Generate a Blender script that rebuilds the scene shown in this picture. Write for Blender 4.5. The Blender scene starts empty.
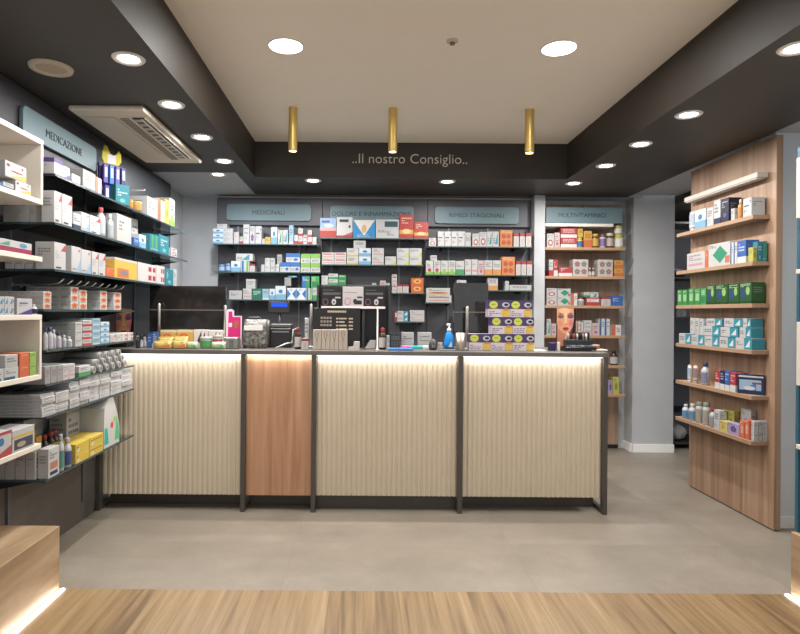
import bpy, bmesh, math, random
from mathutils import Vector, Matrix
random.seed(7)
scene = bpy.context.scene
COL = scene.collection
PI = math.pi

# ------------------------------------------------------------------ camera model (measured once from the photo)
F, CX, CY, ROLL, CAMH = 585.0, 366.0, 313.0, 0.008, 1.30
def U(px, py):
    dx, dy = px - CX, py - CY
    return dx + ROLL * dy, dy - ROLL * dx
def at(px, py, Y):                       # point at depth Y
    dx, dy = U(px, py)
    return dx / F * Y, CAMH - dy / F * Y
def depth_on(px, py, X):                 # depth where the ray meets the upright plane x = X
    return F * X / U(px, py)[0]

# ------------------------------------------------------------------ materials
def lin(h):
    h = h.lstrip('#'); r = []
    for i in (0, 2, 4):
        c = int(h[i:i+2], 16) / 255
        r.append(c / 12.92 if c <= .04045 else ((c + .055) / 1.055) ** 2.4)
    return (*r, 1)
def PK(h, k=.60, ds=.14):        # printed card is duller than screen colours
    r, g, b, _ = lin(h); y = .3*r+.6*g+.1*b
    o = []
    for c in (r, g, b):
        c = (c*(1-ds)+y*ds)*k
        c = 12.92*c if c < .0031308 else 1.055*c**(1/2.4)-.055
        o.append('%02X' % max(0, min(255, round(c*255))))
    return ''.join(o)
MATS = {}
def mat(hexc, rough=.5, metal=0.0, spec=.4):
    k = (hexc, rough, metal, spec)
    if k in MATS: return MATS[k]
    m = bpy.data.materials.new('paint_' + hexc); m.use_nodes = True
    b = m.node_tree.nodes['Principled BSDF']
    b.inputs['Base Color'].default_value = lin(hexc)
    b.inputs['Roughness'].default_value = rough
    b.inputs['Metallic'].default_value = metal
    b.inputs['Specular IOR Level'].default_value = spec
    MATS[k] = m
    return m
def node_mat(name):
    m = bpy.data.materials.new(name); m.use_nodes = True
    nt = m.node_tree
    return m, nt, nt.nodes['Principled BSDF']
def emis(name, color, s):
    m = bpy.data.materials.new(name); m.use_nodes = True; nt = m.node_tree
    nt.nodes.remove(nt.nodes['Principled BSDF'])
    e = nt.nodes.new('ShaderNodeEmission'); e.inputs[0].default_value = (*color, 1); e.inputs[1].default_value = s
    nt.links.new(e.outputs[0], nt.nodes['Material Output'].inputs[0])
    return m
def ramp(nt, stops):
    r = nt.nodes.new('ShaderNodeValToRGB'); el = r.color_ramp.elements
    while len(el) < len(stops): el.new(.5)
    for e, (p, c) in zip(el, stops): e.position = p; e.color = lin(c)
    return r
def wood_mat(name, stops, scale, rough=.45, plank=None, axis='z'):
    """grain stretched along an axis; plank = (length, width, mortar hex) lays boards"""
    m, nt, b = node_mat(name); L = nt.links.new
    tc = nt.nodes.new('ShaderNodeTexCoord')
    sep = nt.nodes.new('ShaderNodeSeparateXYZ'); L(tc.outputs['Object'], sep.inputs[0])
    com = nt.nodes.new('ShaderNodeCombineXYZ')           # x of the pattern = along the grain
    order = {'z': ('Z', 'X', 'Y'), 'y': ('Y', 'X', 'Z'), 'x': ('X', 'Y', 'Z')}[axis]
    for i, a in enumerate(order): L(sep.outputs[a], com.inputs[i])
    vec = com.outputs[0]
    colfac = None
    if plank:
        br = nt.nodes.new('ShaderNodeTexBrick'); L(vec, br.inputs['Vector'])
        br.inputs['Scale'].default_value = 1; br.offset = .37; br.offset_frequency = 2
        br.inputs['Brick Width'].default_value = plank[0]; br.inputs['Row Height'].default_value = plank[1]
        br.inputs['Mortar Size'].default_value = .0012; br.inputs['Mortar Smooth'].default_value = .3
        br.inputs['Color1'].default_value = (0, 0, 0, 1); br.inputs['Color2'].default_value = (1, 1, 1, 1)
        br.inputs['Mortar'].default_value = (.5, .5, .5, 1)
        vadd = nt.nodes.new('ShaderNodeVectorMath'); vadd.operation = 'MULTIPLY_ADD'
        L(br.outputs['Color'], vadd.inputs[0]); vadd.inputs[1].default_value = (7, 3, 5); L(vec, vadd.inputs[2])
        vec = vadd.outputs[0]
    mp = nt.nodes.new('ShaderNodeMapping'); mp.inputs['Scale'].default_value = scale; L(vec, mp.inputs['Vector'])
    n1 = nt.nodes.new('ShaderNodeTexNoise'); n1.inputs['Scale'].default_value = 1; n1.inputs['Detail'].default_value = 8
    n1.inputs['Roughness'].default_value = .6; n1.inputs['Distortion'].default_value = .35
    L(mp.outputs[0], n1.inputs['Vector'])
    fac = n1.outputs['Fac']
    if plank:
        mx = nt.nodes.new('ShaderNodeMath'); mx.operation = 'MULTIPLY_ADD'
        L(br.outputs['Color'], mx.inputs[0]); mx.inputs[1].default_value = .16
        sb = nt.nodes.new('ShaderNodeMath'); sb.operation = 'ADD'; sb.inputs[1].default_value = -.08; L(fac, sb.inputs[0])
        L(sb.outputs[0], mx.inputs[2]); fac = mx.outputs[0]
    r = ramp(nt, stops); L(fac, r.inputs[0])
    out = r.outputs[0]
    if plank:
        mi = nt.nodes.new('ShaderNodeMix'); mi.data_type = 'RGBA'
        L(br.outputs['Fac'], mi.inputs[0]); L(out, mi.inputs[6]); mi.inputs[7].default_value = lin(plank[2]); out = mi.outputs[2]
    L(out, b.inputs['Base Color'])
    b.inputs['Roughness'].default_value = rough
    bp = nt.nodes.new('ShaderNodeBump'); bp.inputs['Strength'].default_value = .06; bp.inputs['Distance'].default_value = .01
    L(n1.outputs['Fac'], bp.inputs['Height']); L(bp.outputs[0], b.inputs['Normal'])
    return m
def glass_mat(name, tint, gloss=.05, fres=1.45):
    m = bpy.data.materials.new(name); m.use_nodes = True; nt = m.node_tree; L = nt.links.new
    nt.nodes.remove(nt.nodes['Principled BSDF'])
    t = nt.nodes.new('ShaderNodeBsdfTransparent'); t.inputs[0].default_value = (*tint, 1)
    g = nt.nodes.new('ShaderNodeBsdfGlossy'); g.inputs['Roughness'].default_value = gloss
    fr = nt.nodes.new('ShaderNodeFresnel'); fr.inputs[0].default_value = fres
    mx = nt.nodes.new('ShaderNodeMixShader'); L(fr.outputs[0], mx.inputs[0]); L(t.outputs[0], mx.inputs[1]); L(g.outputs[0], mx.inputs[2])
    L(mx.outputs[0], nt.nodes['Material Output'].inputs[0])
    return m
def noise_paint(name, a, b_, scale, rough, bump=.03):
    m, nt, b = node_mat(name); L = nt.links.new
    tc = nt.nodes.new('ShaderNodeTexCoord')
    n = nt.nodes.new('ShaderNodeTexNoise'); n.inputs['Scale'].default_value = scale; n.inputs['Detail'].default_value = 6
    L(tc.outputs['Object'], n.inputs['Vector'])
    r = ramp(nt, [(.3, a), (.7, b_)]); L(n.outputs['Fac'], r.inputs[0]); L(r.outputs[0], b.inputs['Base Color'])
    b.inputs['Roughness'].default_value = rough
    bp = nt.nodes.new('ShaderNodeBump'); bp.inputs['Strength'].default_value = bump; bp.inputs['Distance'].default_value = .005
    L(n.outputs['Fac'], bp.inputs['Height']); L(bp.outputs[0], b.inputs['Normal'])
    return m
def tile_mat():
    m, nt, b = node_mat('stone_tile'); L = nt.links.new
    tc = nt.nodes.new('ShaderNodeTexCoord')
    mp = nt.nodes.new('ShaderNodeMapping'); mp.inputs['Location'].default_value = (.39, -.28, 0); L(tc.outputs['Object'], mp.inputs[0])
    br = nt.nodes.new('ShaderNodeTexBrick'); L(mp.outputs[0], br.inputs['Vector'])
    br.inputs['Scale'].default_value = 1; br.offset = .0
    br.inputs['Brick Width'].default_value = 1.21; br.inputs['Row Height'].default_value = .605
    br.inputs['Mortar Size'].default_value = .0022; br.inputs['Mortar Smooth'].default_value = .2
    br.inputs['Color1'].default_value = (.0, .0, .0, 1); br.inputs['Color2'].default_value = (1, 1, 1, 1)
    va = nt.nodes.new('ShaderNodeVectorMath'); va.operation = 'MULTIPLY_ADD'
    L(br.outputs['Color'], va.inputs[0]); va.inputs[1].default_value = (5, 9, 3); L(tc.outputs['Object'], va.inputs[2])
    n = nt.nodes.new('ShaderNodeTexNoise'); n.inputs['Scale'].default_value = 2.2; n.inputs['Detail'].default_value = 10; n.inputs['Roughness'].default_value = .68
    L(va.outputs[0], n.inputs['Vector'])
    n2 = nt.nodes.new('ShaderNodeTexNoise'); n2.inputs['Scale'].default_value = 60; n2.inputs['Detail'].default_value = 3
    L(tc.outputs['Object'], n2.inputs['Vector'])
    ad = nt.nodes.new('ShaderNodeMath'); ad.operation = 'MULTIPLY_ADD'; L(n2.outputs['Fac'], ad.inputs[0]); ad.inputs[1].default_value = .18; L(n.outputs['Fac'], ad.inputs[2])
    r = ramp(nt, [(.36, '736B60'), (.60, '7F766A'), (.84, '8C8377')]); L(ad.outputs[0], r.inputs[0])
    mi = nt.nodes.new('ShaderNodeMix'); mi.data_type = 'RGBA'; L(br.outputs['Fac'], mi.inputs[0]); L(r.outputs[0], mi.inputs[6]); mi.inputs[7].default_value = lin('746D63')
    L(mi.outputs[2], b.inputs['Base Color']); b.inputs['Roughness'].default_value = .42
    bp = nt.nodes.new('ShaderNodeBump'); bp.inputs['Strength'].default_value = .05; bp.inputs['Distance'].default_value = .01
    L(n.outputs['Fac'], bp.inputs['Height']); L(bp.outputs[0], b.inputs['Normal'])
    return m

M_OAKFLOOR = wood_mat('oak_floor', [(.30, '624B30'), (.45, '7F6645'), (.60, '8C7351'), (.78, '9A8363')], (1.3, 30, 8), .42, (7.0, .16, '6E5736'), 'y')
M_OAKBLOCK = wood_mat('oak_block', [(.30, '7A6349'), (.48, '987E60'), (.62, 'A89072'), (.8, 'B8A288')], (1.6, 9, 9), .5, None, 'y')
M_WALNUT = wood_mat('warm_wood_panel', [(.28, '7E634F'), (.46, '95775F'), (.6, 'A3866E'), (.78, 'B1947C')], (.7, 22, 22), .5, None, 'z')
M_SHELFWOOD = wood_mat('warm_wood_shelf', [(.28, '8A6B4F'), (.5, '9E7E60'), (.75, 'AB8D70')], (.8, 26, 26), .5, None, 'x')
M_SHELFWOOD_Y = wood_mat('warm_wood_shelf_long', [(.28, '866850'), (.5, '997B61'), (.75, 'A78A70')], (.8, 26, 26), .5, None, 'y')
M_COUNTERWOOD = wood_mat('counter_wood', [(.28, '94694A'), (.46, 'AC8060'), (.6, 'B98E6E'), (.78, 'C79F80')], (.9, 16, 16), .45, None, 'z')
M_TILE = tile_mat()
M_DARK = noise_paint('charcoal_lacquer', '332D27', '37312B', 3, .55)
M_UNIT = noise_paint('slate_panel', '4B4B51', '505056', 4, .5)
M_UNITDARK = noise_paint('dark_base_panel', '564F4A', '5A534E', 4, .5)
M_CEIL = noise_paint('ceiling_plaster', 'F4ECDF', 'F6EEE1', 5, .9)
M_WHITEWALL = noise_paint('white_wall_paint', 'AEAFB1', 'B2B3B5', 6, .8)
M_WALL_LIT = noise_paint('white_wall_paint_lit', 'D0D3D6', 'D4D7DA', 6, .8)  # same white wall paint, lightened to stand in for light falling on this wall
M_UNITLEFT = noise_paint('graphite_panel', '37363A', '3B3A3E', 4, .5)
M_CREAM = noise_paint('cream_flute', 'C4B59E', 'C8B9A2', 7, .5, 0)
M_CREAMSHELF = noise_paint('cream_shelf', 'CFC6BA', 'D4CBBF', 7, .5)
M_TOP = noise_paint('grey_worktop', '5A5550', '625D58', 14, .35)
M_FRAME = noise_paint('dark_bronze_frame', '453F38', '4A443D', 9, .4)
M_SIGN = noise_paint('teal_sign', '63797F', '677D83', 6, .5)
M_TEAL = noise_paint('deep_teal', '1F5166', '24586D', 6, .5)
M_GOLD = mat('DDBE72', .36, .5)
M_ALU = mat('B9B6B0', .35, .8)
M_CHROME = mat('C8C8C8', .2, .9)
M_WHITE = mat('E8E6E2', .5)
M_BLACK = mat('17171A', .4)
M_GLASS = glass_mat('shelf_glass', (.80, .88, .86))
M_PLEXI = glass_mat('clear_acrylic', (.93, .95, .95))
M_TINT = noise_paint('dark_glossy_screen', '1A1817', '242120', 9, .10, 0)
M_LED = emis('led_strip_light', (1, .97, .93), 3)
M_LEDBLOCK = emis('plinth_led_light', (1, .95, .87), 16)
M_SPOT = emis('downlight_glow', (1, .98, .95), 14)

# ------------------------------------------------------------------ mesh builder
class MB:
    def __init__(self): self.v = []; self.f = []; self.mi = []; self.mats = []; self.smooth = []
    def _m(self, m):
        if m not in self.mats: self.mats.append(m)
        return self.mats.index(m)
    def face(self, pts, m, smooth=False):
        b = len(self.v); self.v += [tuple(p) for p in pts]; self.f.append(tuple(range(b, b + len(pts)))); self.mi.append(self._m(m)); self.smooth.append(smooth)
    def box(self, x0, x1, y0, y1, z0, z1, m, c=0.0):
        if x1 < x0: x0, x1 = x1, x0
        if y1 < y0: y0, y1 = y1, y0
        if z1 < z0: z0, z1 = z1, z0
        c = min(c, (x1-x0)/3, (y1-y0)/3, (z1-z0)/3)
        if c <= 0:
            b = len(self.v)
            self.v += [(x, y, z) for z in (z0, z1) for y in (y0, y1) for x in (x0, x1)]
            for q in ((0,2,3,1),(4,5,7,6),(0,1,5,4),(1,3,7,5),(3,2,6,7),(2,0,4,6)):
                self.f.append(tuple(b+i for i in q)); self.mi.append(self._m(m)); self.smooth.append(False)
        else:
            bm = bmesh.new(); bmesh.ops.create_cube(bm, size=1)
            for v in bm.verts: v.co = ((x0+x1)/2+v.co.x*(x1-x0), (y0+y1)/2+v.co.y*(y1-y0), (z0+z1)/2+v.co.z*(z1-z0))
            bmesh.ops.bevel(bm, geom=bm.edges[:], offset=c, segments=1, affect='EDGES', profile=.5)
            self.add_bm(bm, m)
    def add_bm(self, bm, m, smooth=False):
        b = len(self.v); bm.verts.index_update()
        self.v += [tuple(v.co) for v in bm.verts]
        for f in bm.faces:
            self.f.append(tuple(b + v.index for v in f.verts)); self.mi.append(self._m(m)); self.smooth.append(smooth)
        bm.free()
    def lathe(self, prof, m, n=16, cx=0, cy=0, caps=True, sx=1, sy=1):
        b = len(self.v)
        for r, z in prof:
            for i in range(n):
                a = 2*PI*i/n; self.v.append((cx + sx*r*math.cos(a), cy + sy*r*math.sin(a), z))
        for k in range(len(prof)-1):
            for i in range(n):
                j = (i+1) % n
                self.f.append((b+k*n+i, b+k*n+j, b+(k+1)*n+j, b+(k+1)*n+i)); self.mi.append(self._m(m)); self.smooth.append(True)
        if caps:
            self.f.append(tuple(b+i for i in reversed(range(n)))); self.mi.append(self._m(m)); self.smooth.append(False)
            t = b+(len(prof)-1)*n
            self.f.append(tuple(t+i for i in range(n))); self.mi.append(self._m(m)); self.smooth.append(False)
    def tube(self, pts, r, m, n=8):
        pts = [Vector(p) for p in pts]; b = len(self.v)
        for i, p in enumerate(pts):
            d = (pts[min(i+1, len(pts)-1)] - pts[max(i-1, 0)]).normalized()
            up = Vector((0, 0, 1)) if abs(d.z) < .9 else Vector((1, 0, 0))
            s = d.cross(up).normalized(); t = s.cross(d)
            for k in range(n):
                a = 2*PI*k/n; self.v.append(tuple(p + s*(r*math.cos(a)) + t*(r*math.sin(a))))
        for i in range(len(pts)-1):
            for k in range(n):
                j = (k+1) % n
                self.f.append((b+i*n+k, b+i*n+j, b+(i+1)*n+j, b+(i+1)*n+k)); self.mi.append(self._m(m)); self.smooth.append(True)
        for s, rev in ((b, False), (b+(len(pts)-1)*n, True)):
            idx = [s+k for k in range(n)]
            self.f.append(tuple(reversed(idx) if rev else idx)); self.mi.append(self._m(m)); self.smooth.append(False)
    def prism(self, poly, y0, y1, m):        # outline in x,z extruded along y
        n = len(poly)
        self.face([(x, y0, z) for x, z in poly], m); self.face([(x, y1, z) for x, z in reversed(poly)], m)
        for i in range(n):
            (xa, za), (xb, zb) = poly[i], poly[(i+1) % n]
            self.face([(xa, y0, za), (xa, y1, za), (xb, y1, zb), (xb, y0, zb)], m)
    def build(self, name, parent=None, loc=(0, 0, 0), rz=0, rx=0):
        me = bpy.data.meshes.new(name)
        me.from_pydata(self.v, [], self.f)
        for m in self.mats: me.materials.append(m)
        me.polygons.foreach_set('material_index', self.mi)
        me.polygons.foreach_set('use_smooth', self.smooth)
        bm = bmesh.new(); bm.from_mesh(me)
        bmesh.ops.remove_doubles(bm, verts=bm.verts[:], dist=1e-6)
        bmesh.ops.recalc_face_normals(bm, faces=bm.faces[:]); bm.to_mesh(me); bm.free()
        me.update()
        o = bpy.data.objects.new(name, me); COL.objects.link(o)
        o.location = loc; o.rotation_euler = (rx, 0, rz)
        if parent is not None: o.parent = parent
        return o
def tag(o, label, cat, group=None, kind=None):
    o['label'] = label; o['category'] = cat
    if group: o['group'] = group
    if kind: o['kind'] = kind
    return o
def thing(name, label, cat, loc=(0, 0, 0), rz=0, group=None, rx=0):
    o = bpy.data.objects.new(name, None); COL.objects.link(o); o.location = loc; o.rotation_euler = (rx, 0, rz)
    o.empty_display_size = .05
    return tag(o, label, cat, group)
def struct(name, mb, label=None):
    o = mb.build(name); o['kind'] = 'structure'; o['label'] = label or (name.replace('_', ' ') + ' of the pharmacy room'); o['category'] = name.split('_')[0]
    return o
def text_mesh(name, body, m, width=None, height=None, loc=(0, 0, 0), rot=(PI/2, 0, 0), parent=None, extr=.002, thin=0.0, spacing=1.0):
    cu = bpy.data.curves.new(name, 'FONT'); cu.body = body; cu.align_x = 'CENTER'; cu.align_y = 'CENTER'
    cu.extrude = extr; cu.offset = thin; cu.size = 1; cu.space_character = spacing; cu.resolution_u = 3
    t = bpy.data.objects.new(name + '_curve', cu); COL.objects.link(t)
    dg = bpy.context.evaluated_depsgraph_get(); dg.update()
    me = bpy.data.meshes.new_from_object(t.evaluated_get(dg))
    bpy.data.objects.remove(t); bpy.data.curves.remove(cu)
    xs = [v.co.x for v in me.vertices]; ys = [v.co.y for v in me.vertices]
    w, h = max(xs)-min(xs), max(ys)-min(ys); mx, my = (max(xs)+min(xs))/2, (max(ys)+min(ys))/2
    sx = width/w; sy = height/h if height else sx
    for v in me.vertices: v.co = ((v.co.x-mx)*sx, (v.co.y-my)*sy, v.co.z)
    me.materials.clear(); me.materials.append(m)
    o = bpy.data.objects.new(name, me); COL.objects.link(o); o.location = loc; o.rotation_euler = rot
    if parent is not None: o.parent = parent
    return o
ORD = ['zeroth', 'first', 'second', 'third', 'fourth', 'fifth', 'sixth', 'seventh', 'eighth', 'ninth', 'tenth', 'eleventh', 'twelfth', 'thirteenth',
       'fourteenth', 'fifteenth', 'sixteenth', 'seventeenth', 'eighteenth', 'nineteenth', 'twentieth', 'twenty-first', 'twenty-second', 'twenty-third', 'twenty-fourth']
# ------------------------------------------------------------------ printed packs
STY = {}
def sty(key, desc, base, *dec, kind='carton', side=None, **kw):
    STY[key] = dict(desc=desc, base=base, dec=list(dec), kind=kind, side=side, **kw)
TX = lambda u0, v0, u1, v1, c='6E6E78': ('t', u0, v0, u1, v1, c)
W, W2 = 'D3D2D0', 'DEDCD8'
sty('wh', 'white carton with fine grey print', W, TX(.12, .5, .8, .85), TX(.12, .15, .6, .35, 'A0A0A8'))
sty('wg', 'pale grey carton with grey print', 'C9C9C7', TX(.15, .4, .85, .8))
sty('gr', 'grey carton', 'A9A7A4', TX(.15, .4, .85, .8, '7C7A78'))
sty('whp', 'white carton with purple band', W, ('r', 0, 0, 1, .28, '6A3F92'), TX(.12, .5, .8, .85))
sty('whP', 'white carton with purple top', W, ('r', 0, .72, 1, 1, '5B3C8C'), TX(.12, .2, .8, .55))
sty('whpf', 'white carton with a purple flower', W, ('f', .5, .35, .32, .22, '9B2FA0'), TX(.12, .7, .8, .9))
sty('whr', 'white carton with red band', W, ('r', 0, 0, 1, .36, 'C6343A'), TX(.12, .55, .8, .85))
sty('whR', 'white carton with red top', W, ('r', 0, .76, 1, 1, 'B23338'), ('r', .3, .12, .7, .62, 'D8B9B0'))
sty('rw', 'red carton with white panel', 'C8353A', ('r', .08, .45, .92, .85, 'F0E8E4'), TX(.15, .52, .8, .78, 'B03036'))
sty('rd', 'tall red carton with yellow flash', 'C23A2E', ('r', 0, .18, 1, .36, 'E8A23A'), ('o', .5, .3, .3, .1, 'F2D58A'), TX(.15, .6, .85, .9, 'F0C0B0'))
sty('whrr', 'white carton with red rows of print', W, ('r', .1, .62, .9, .75, 'D0463F'), ('r', .1, .22, .9, .32, 'D87A70'), TX(.12, .8, .8, .95))
sty('whro', 'white carton with red round emblem', W, ('o', .5, .34, .34, .24, 'B8453C'), ('o', .5, .34, .2, .14, 'F0E0D8'), TX(.15, .7, .85, .92))
sty('whb', 'white carton with blue band', W, ('r', 0, .55, 1, 1, '2F74C4'), ('o', .7, .3, .16, .16, '2F74C4'), TX(.1, .15, .5, .4))
sty('whbx', 'white carton with bright blue chevrons', 'EDF0F3', ('v4', .5, .5, 1, 1, '1F7FD0'), TX(.3, .75, .7, .92, '2F74C4'))
sty('blx', 'bright blue carton with white chevron', '1596D6', ('v2', .5, .1, .5, 1, 'F1EBDC'), ('o', .5, .5, .12, .22, 'E3B97A'), TX(.2, .05, .8, .2, 'D8ECF6'))
sty('blu', 'blue carton', '2F6FC0', TX(.15, .45, .85, .8, 'D8E4F4'))
sty('ltb', 'light blue carton', '9CC4DA', TX(.15, .45, .85, .8, '4E7C9C'), ('r', 0, 0, 1, .15, 'D8E8EE'))
sty('lb2', 'white and light blue carton', 'DFE9EE', ('r', 0, 0, 1, .4, '7DB8DC'), ('o', .5, .6, .2, .15, '3E84C0'))
sty('whtq', 'white carton with teal end', W, ('r', .55, 0, 1, 1, '1FA0B4'), ('v', .62, .2, .9, .85, 'F0F0EE'), TX(.08, .35, .48, .75), side='1C9DB0')
sty('teal', 'teal carton', '1C8E9E', TX(.15, .4, .85, .8, 'CFE8EA'), ('o', .5, .2, .2, .1, '6CC8BE'))
sty('tealg', 'teal carton with green pillars', '16899A', ('r', .2, .2, .38, .95, '4DB25E'), ('r', .62, .2, .8, .95, '4DB25E'), TX(.1, .04, .9, .16, 'D8F0F0'))
sty('wht', 'white carton with teal stripe', W, ('v', .35, .15, .8, .95, '2A9BB0'), TX(.08, .2, .4, .6))
sty('whtb', 'white carton with teal base', W, ('r', 0, 0, .75, .24, '176F86'), TX(.12, .5, .8, .8))
sty('whg', 'white carton with green band', W, ('r', 0, 0, 1, .4, '3FA860'), TX(.12, .55, .8, .85))
sty('whG', 'white carton with bright green base', W, ('r', 0, 0, 1, .2, '8CC63A'), ('o', .5, .3, .28, .14, '9CCB3C'), TX(.15, .55, .85, .9))
sty('whGr', 'white carton with green base and red dot', W, ('r', 0, 0, 1, .18, '8CC63A'), ('o', .5, .32, .26, .14, 'C64A34'), TX(.15, .55, .85, .9))
sty('gwh', 'green topped white carton', W, ('r', 0, .5, 1, 1, '86C04A'), ('o', .25, .25, .08, .14, '58A03C'), TX(.4, .12, .9, .38))
sty('whgt', 'white carton with green stroke', W, ('v', .3, .1, .75, .95, '1F9A6E'), TX(.1, .75, .5, .95))
sty('whgd', 'white carton with a green diamond', W, ('d', .55, .5, .34, .38, '1E9E74'), ('r', .78, .1, .98, .4, 'D87A5A'), TX(.05, .8, .5, .95))
sty('dgr', 'dark green carton', '157A5E', TX(.15, .4, .85, .8, 'C8E4DA'))
sty('grn', 'bright green carton', '3FAE4E', ('r', .1, .1, .9, .5, '1C8E5A'), TX(.15, .6, .85, .9, 'E0F2E0'))
sty('grbl', 'green and blue carton', '2FA06A', ('r', 0, 0, .5, 1, '2A78C6'), TX(.1, .6, .9, .9, 'E0F0F0'))
sty('grb', 'white carton with blue and green stripes', W, ('r', .1, 0, .35, 1, '2A78C6'), ('r', .65, 0, .9, 1, '6CBE44'))
sty('whyb', 'white carton with yellow base', W, ('r', 0, 0, 1, .22, 'D9C63E'), TX(.12, .45, .85, .85))
sty('whyf', 'white carton with yellow corner', W, ('v', .6, 0, 1, .55, 'D6D84A'), TX(.1, .55, .8, .85))
sty('whyo', 'white carton with yellow and orange picture', W, ('r', .1, .12, .9, .45, 'E3B53C'), ('o', .5, .34, .3, .12, 'C86A34'), TX(.12, .6, .85, .88))
sty('yel', 'yellow carton', 'E2B52C', TX(.15, .4, .85, .8, '8A5A18'))
sty('yelo', 'orange and yellow carton', 'E8A92A', ('r', 0, 0, 1, .45, 'E0702A'), TX(.15, .55, .85, .85, '9A5A18'))
sty('oryl', 'orange carton with yellow sunburst', 'E06A2A', ('o', .5, .55, .32, .3, 'F0C43A'), ('o', .5, .55, .16, .15, 'D84A2A'))
sty('ora', 'orange carton with red discs', 'E58A32', ('o', .3, .62, .18, .14, 'C8502C'), ('o', .7, .62, .18, .14, 'C8502C'), ('o', .3, .25, .18, .14, 'C8502C'), ('o', .7, .25, .18, .14, 'C8502C'), TX(.1, .84, .9, .96, 'F4E0B8'))
sty('who', 'white carton with orange base', W, ('r', 0, 0, 1, .38, 'E89A3A'), TX(.15, .55, .85, .88))
sty('orw', 'orange and white carton', 'EFE9E2', ('r', 0, 0, .45, 1, 'DE6A3A'), TX(.55, .3, .9, .8))
sty('whk', 'white carton with pink print', W, ('r', .1, .2, .9, .34, 'DDA0A0'), TX(.12, .5, .85, .88, 'A08088'))
sty('pnk', 'pale pink carton', 'D9BFC0', TX(.15, .4, .85, .8, '9A6A70'), ('o', .5, .25, .25, .12, 'C86A74'))
sty('pnkg', 'pale pack with pink and grey pattern', 'D4CBC6', ('f', .28, .72, .2, .18, 'B87A78'), ('f', .72, .72, .2, .18, '9A8C88'), ('f', .28, .28, .2, .18, '9A8C88'), ('f', .72, .28, .2, .18, 'B87A78'))
sty('mag', 'large white carton with magenta band', W, ('r', 0, 0, 1, .42, 'B01E54'), ('v', .35, .5, .55, .9, '4FA894'), ('o', .82, .68, .08, .2, '5AA0BC'), TX(.05, .1, .5, .26, 'E8B8C8'))
sty('nvy', 'dark navy carton', '22203E', TX(.15, .6, .85, .9, 'B8B8D0'), ('o', .5, .3, .2, .1, '5A5AA0'))
sty('whn', 'white carton with navy base', W, ('r', 0, 0, 1, .25, '2C3560'), TX(.12, .45, .85, .88))
sty('whnn', 'white carton with navy lettering lines', W, ('r', .1, .55, .7, .62, '2C3F80'), ('o', .85, .8, .05, .08, '2C3F80'), TX(.1, .2, .5, .42))
sty('bkw', 'white and blue book style carton', 'D8DCE2', ('r', 0, 0, .3, 1, '2D5FA0'), TX(.4, .5, .9, .85))
sty('bred', 'blue and red carton with hazy sky picture', '8FB4DC', ('r', 0, 0, 1, .36, 'C03A32'), ('r', 0, .36, 1, .5, 'D8A8A0'), ('r', .1, .76, .6, .88, '4A5A9A'), ('o', .55, .62, .3, .1, 'C6D8EC'))
sty('wred', 'white carton with red curved foot', W, ('r', 0, 0, 1, .12, 'A8383A'), ('v', .45, .12, 1, .3, 'B8585A'), ('r', .18, .76, .75, .9, '3A3A42'), ('o', .82, .55, .07, .07, '4A4A52'))
sty('wteal', 'white carton with dark teal title block', W, ('r', .38, .6, .95, .9, '355A66'), TX(.1, .3, .6, .45), TX(.5, .15, .95, .3))
sty('wflo', 'white carton with orange flower end', 'DAD6D1', ('f', .5, .55, .44, .38, 'EE7A22'), ('o', .5, .55, .16, .14, 'D0402A'), TX(.2, .1, .8, .25))
sty('wredc', 'white carton with red corner', W, ('v', .55, .7, 1, 1, 'C8434A'), ('r', .15, .04, .6, .1, '333338'), TX(.12, .4, .7, .7, 'B8B8BC'))
sty('wblu', 'white carton with pale blue foot', W, ('v', .45, 0, 1, .55, '9CC0E0'), ('o', .8, .85, .08, .06, 'C84A4A'), TX(.1, .08, .5, .14, '333338'))
sty('wpic', 'white carton with small colour picture', W, ('r', .15, .28, .85, .52, 'C98A62'), ('r', .15, .08, .85, .2, '39406A'), TX(.12, .62, .85, .9))
sty('ylpic', 'white carton with yellow stripe and dark photo', W, ('r', 0, .62, 1, .74, 'E3C23A'), ('r', .08, .1, .92, .56, '4A5568'), ('o', .4, .3, .2, .12, 'C8B08A'))
sty('redcurl', 'white carton with red curve and blue figure', W, ('v', .1, 0, 1, .4, 'C84A4E'), ('o', .55, .62, .12, .16, '3E84C0'), ('r', 0, .88, 1, 1, 'C8434A'))
sty('wyel', 'white carton with yellow swoosh', W, ('v', .2, .05, 1, .45, 'E6BE48'), ('o', .55, .45, .3, .06, 'B8542E'), ('o', .14, .75, .08, .1, '8A2E3A'), ('o', .8, .78, .05, .08, '8A2E3A'))
sty('org', 'orange block carton', 'E86A2E', TX(.2, .6, .8, .85, 'F2C8A0'))
sty('lim', 'lime green carton', '9CC84E', TX(.2, .55, .8, .85, '5A8A2A'))
sty('bwx', 'white carton with sky blue drops', W, ('v', .02, .2, .3, .9, '2F9BD8'), ('v', .52, .2, .8, .9, '2F9BD8'), ('o', .9, .55, .08, .14, 'D8923A'))
sty('whviol', 'white carton with violet wave', W, ('v', 0, 0, 1, .4, '5E3F9C'), ('v', 1, 0, .2, .25, '5E3F9C'), ('r', .15, .68, .7, .76, '4A5A9A'), TX(.15, .5, .6, .62))
sty('yelbox', 'bright yellow carton with brown print', 'E8C522', TX(.08, .35, .92, .75, '8A6A14'), ('o', .2, .3, .12, .2, 'E8E0C8'))
sty('yob', 'yellow carton with orange picture', 'E6BE2A', ('r', .12, .05, .62, .5, 'E07A3A'), ('o', .42, .3, .16, .12, '8E8A90'), ('r', .0, .88, 1, 1, 'DAD4CA'))
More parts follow.
